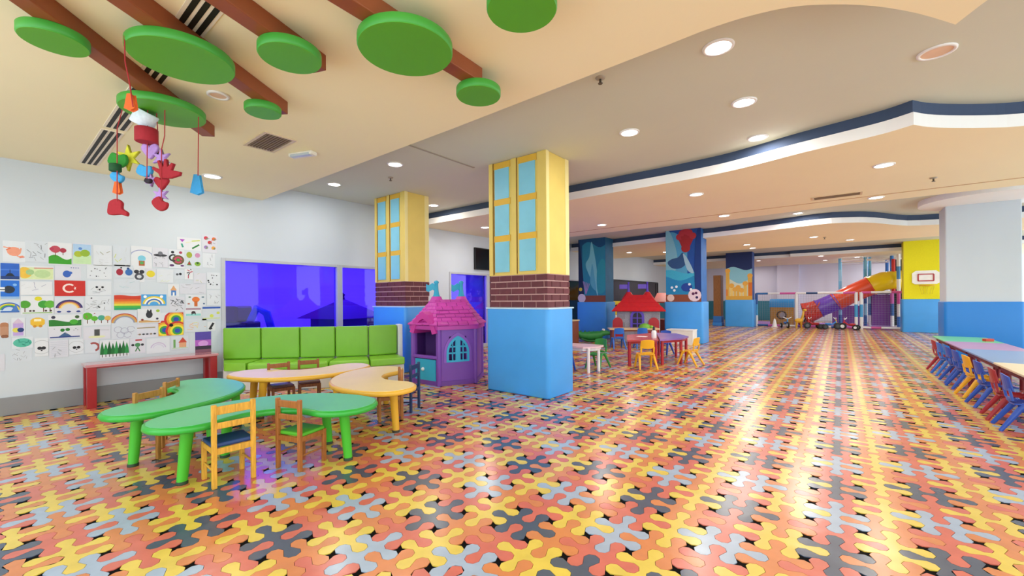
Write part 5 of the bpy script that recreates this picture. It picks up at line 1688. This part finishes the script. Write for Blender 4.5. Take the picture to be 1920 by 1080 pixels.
for a, b in (((0, 0), (1.0, 0)), ((1.0, .05), (1.84, -.05)), ((1.84, 0), (2.9, 0)), ((0, 2.2), (1.7, 2.2)), ((1.7, 0), (1.7, 2.2)), ((0, 0), (0, 2.2))):
    MB().tube([(*a, 2.9), (*b, 2.9)], .05, 8).build('beam', P('#e9e6ec', .5), pf)
MB().box(.95, 2.9, -.05, 2.2, 1.42, 1.5).build('platform', P('#5a4a6a', .6), pf)
MB().box(1.05, 1.65, .02, .08, .08, 1.4).build('side_panel', P('#7a3a96', .5), pf, bevel=.01)
MB().box(-.3, .8, .6, .66, .05, .9).build('side_panel', P('#7a3a96', .5), pf, bevel=.01)
MB().box(1.72, 2.9, .3, .34, .08, 2.9).build('dark_panel', P('#1d2530', .6), pf)
MB().tube([(1.72, -.5, 1.5), (1.72, -.5, 2.85)], .06, 10).build('red_post', P('#cf2d24', .5), pf)

ch = thing('toy_chest', 'wooden toy chest with bright blue lid behind the fence', 'chest', (-2.1, 22.75, .05))
MB().box(-.45, .45, -.3, .3, 0, .82).build('body', WOOD('#b5812f'), ch, bevel=.02)
MB().xf(Matrix.Rotation(PI / 2, 4, 'Y')).prism([(-.80, -.33), (-.80, .33)] + [(-.92 - .26 * math.sin(PI * i / 8), .33 * math.cos(PI * i / 8)) for i in range(9)], -.47, .47).build('lid', P('#1f86c8', .4), ch)
ring_ = [(.17 * math.cos(t), -.305, .45 + .17 * math.sin(t)) for t in [2 * PI * k / 20 for k in range(21)]]
MB().tube(ring_, .03, 8, False).build('ring', P('#4a3420', .5), ch)
MB().xf(Matrix.Translation((.04, -.3, .45)) @ Matrix.Rotation(PI / 2, 4, 'X')).lathe([(.13, 0), (.13, .012)], 18).build('medallion', P('#9a8f96', .4), ch)

def trike(label, x, rz, body, fork, fw):
    t = thing('tricycle', label, 'tricycle', (x, 21.25, 0), rz, 'small tricycles in front of the fence')
    def wheel(px, py, r, n):
        w_ = MB().xf(Matrix.Translation((px, py, r)) @ Matrix.Rotation(PI / 2, 4, 'X')).lathe([(r * .75, -.035), (r * .96, -.04), (r, 0), (r * .96, .04), (r * .75, .035)], 18).build(n, P('#1b1b1f', .55), t)
        MB().xf(Matrix.Translation((px, py, r)) @ Matrix.Rotation(PI / 2, 4, 'X')).lathe([(r * .5, -.045), (r * .55, 0), (r * .5, .045)], 14).build('hub', P(fw, .4), w_)
    wheel(.28, 0, .17, 'front_wheel'); wheel(-.28, .17, .13, 'rear_wheel'); wheel(-.28, -.17, .13, 'rear_wheel')
    MB().tube([(.22, 0, .40), (.05, 0, .25), (-.25, 0, .20)], .035, 10).build('frame', P(body, .4), t)
    MB().tube([(-.28, -.17, .13), (-.28, .17, .13)], .015, 8).build('axle', P('#777777', .4), t)
    MB().tube([(.28, 0, .17), (.22, 0, .42), (.20, 0, .52)], .025, 8).build('fork', P(fork, .4), t)
    MB().ball((-.12, 0, .28), (.15, .11, .05), 12, 6).build('saddle', P(body, .45), t)
    MB().tube([(.16, -.2, .60), (.20, -.06, .52), (.20, .06, .52), (.16, .2, .60)], .02, 8).build('handlebar', P('#ecebf0', .4), t)
    t.scale = (.78, .78, .78)
    return t
trike('blue tricycle with white handlebar left of the slide mouth', -1.82, math.radians(-70), '#2a6fc0', '#3f9fdc', '#e9e9ec')
trike('red tricycle in front of the slide mouth', -.88, math.radians(200), '#b5252c', '#c23a34', '#55565c')
trike('blue and yellow tricycle in front of the purple slide tube', -.30, math.radians(15), '#2f80cf', '#d9b83a', '#3a3b40')
trike('red tricycle with white wheel hubs at the fence posts', .28, math.radians(165), '#c22432', '#d0303a', '#eef0f2')
cn_ = thing('traffic_cone', 'white play cone left of the blue tricycle', 'cone', (-2.25, 21.3, 0))
MB().box(-.13, .13, -.13, .13, 0, .03).build('base', P('#d9c6d2', .5), cn_, bevel=.01)
MB().lathe([(.10, .03), (.03, .36), (.02, .38)], 16).build('cone_body', P('#f2f0f2', .45), cn_)
gf = thing('toy_giraffe', 'yellow toy giraffe standing before the white fence post', 'toy', (-1.38, 21.3, 0), math.radians(20))
gy = P('#e0aa2e', .5, .25, 16)
for lx in (-.09, .09):
    for ly in (-.05, .05):
        MB().tube([(lx, ly, 0), (lx * .9, ly, .26)], [.022, .03], 8).build('leg', gy, gf)
MB().ball((0, 0, .32), (.16, .09, .10), 14, 8).build('body', gy, gf)
MB().tube([(.10, 0, .34), (.15, 0, .55), (.17, 0, .72)], [.06, .04, .035], 10).build('neck', gy, gf)
MB().ball((.21, 0, .76), (.085, .045, .05), 10, 6).build('head', gy, gf)
for sy in (-.02, .02):
    MB().tube([(.17, sy, .79), (.165, sy, .86)], .009, 6).build('horn', P('#7a4a20', .5), gf)
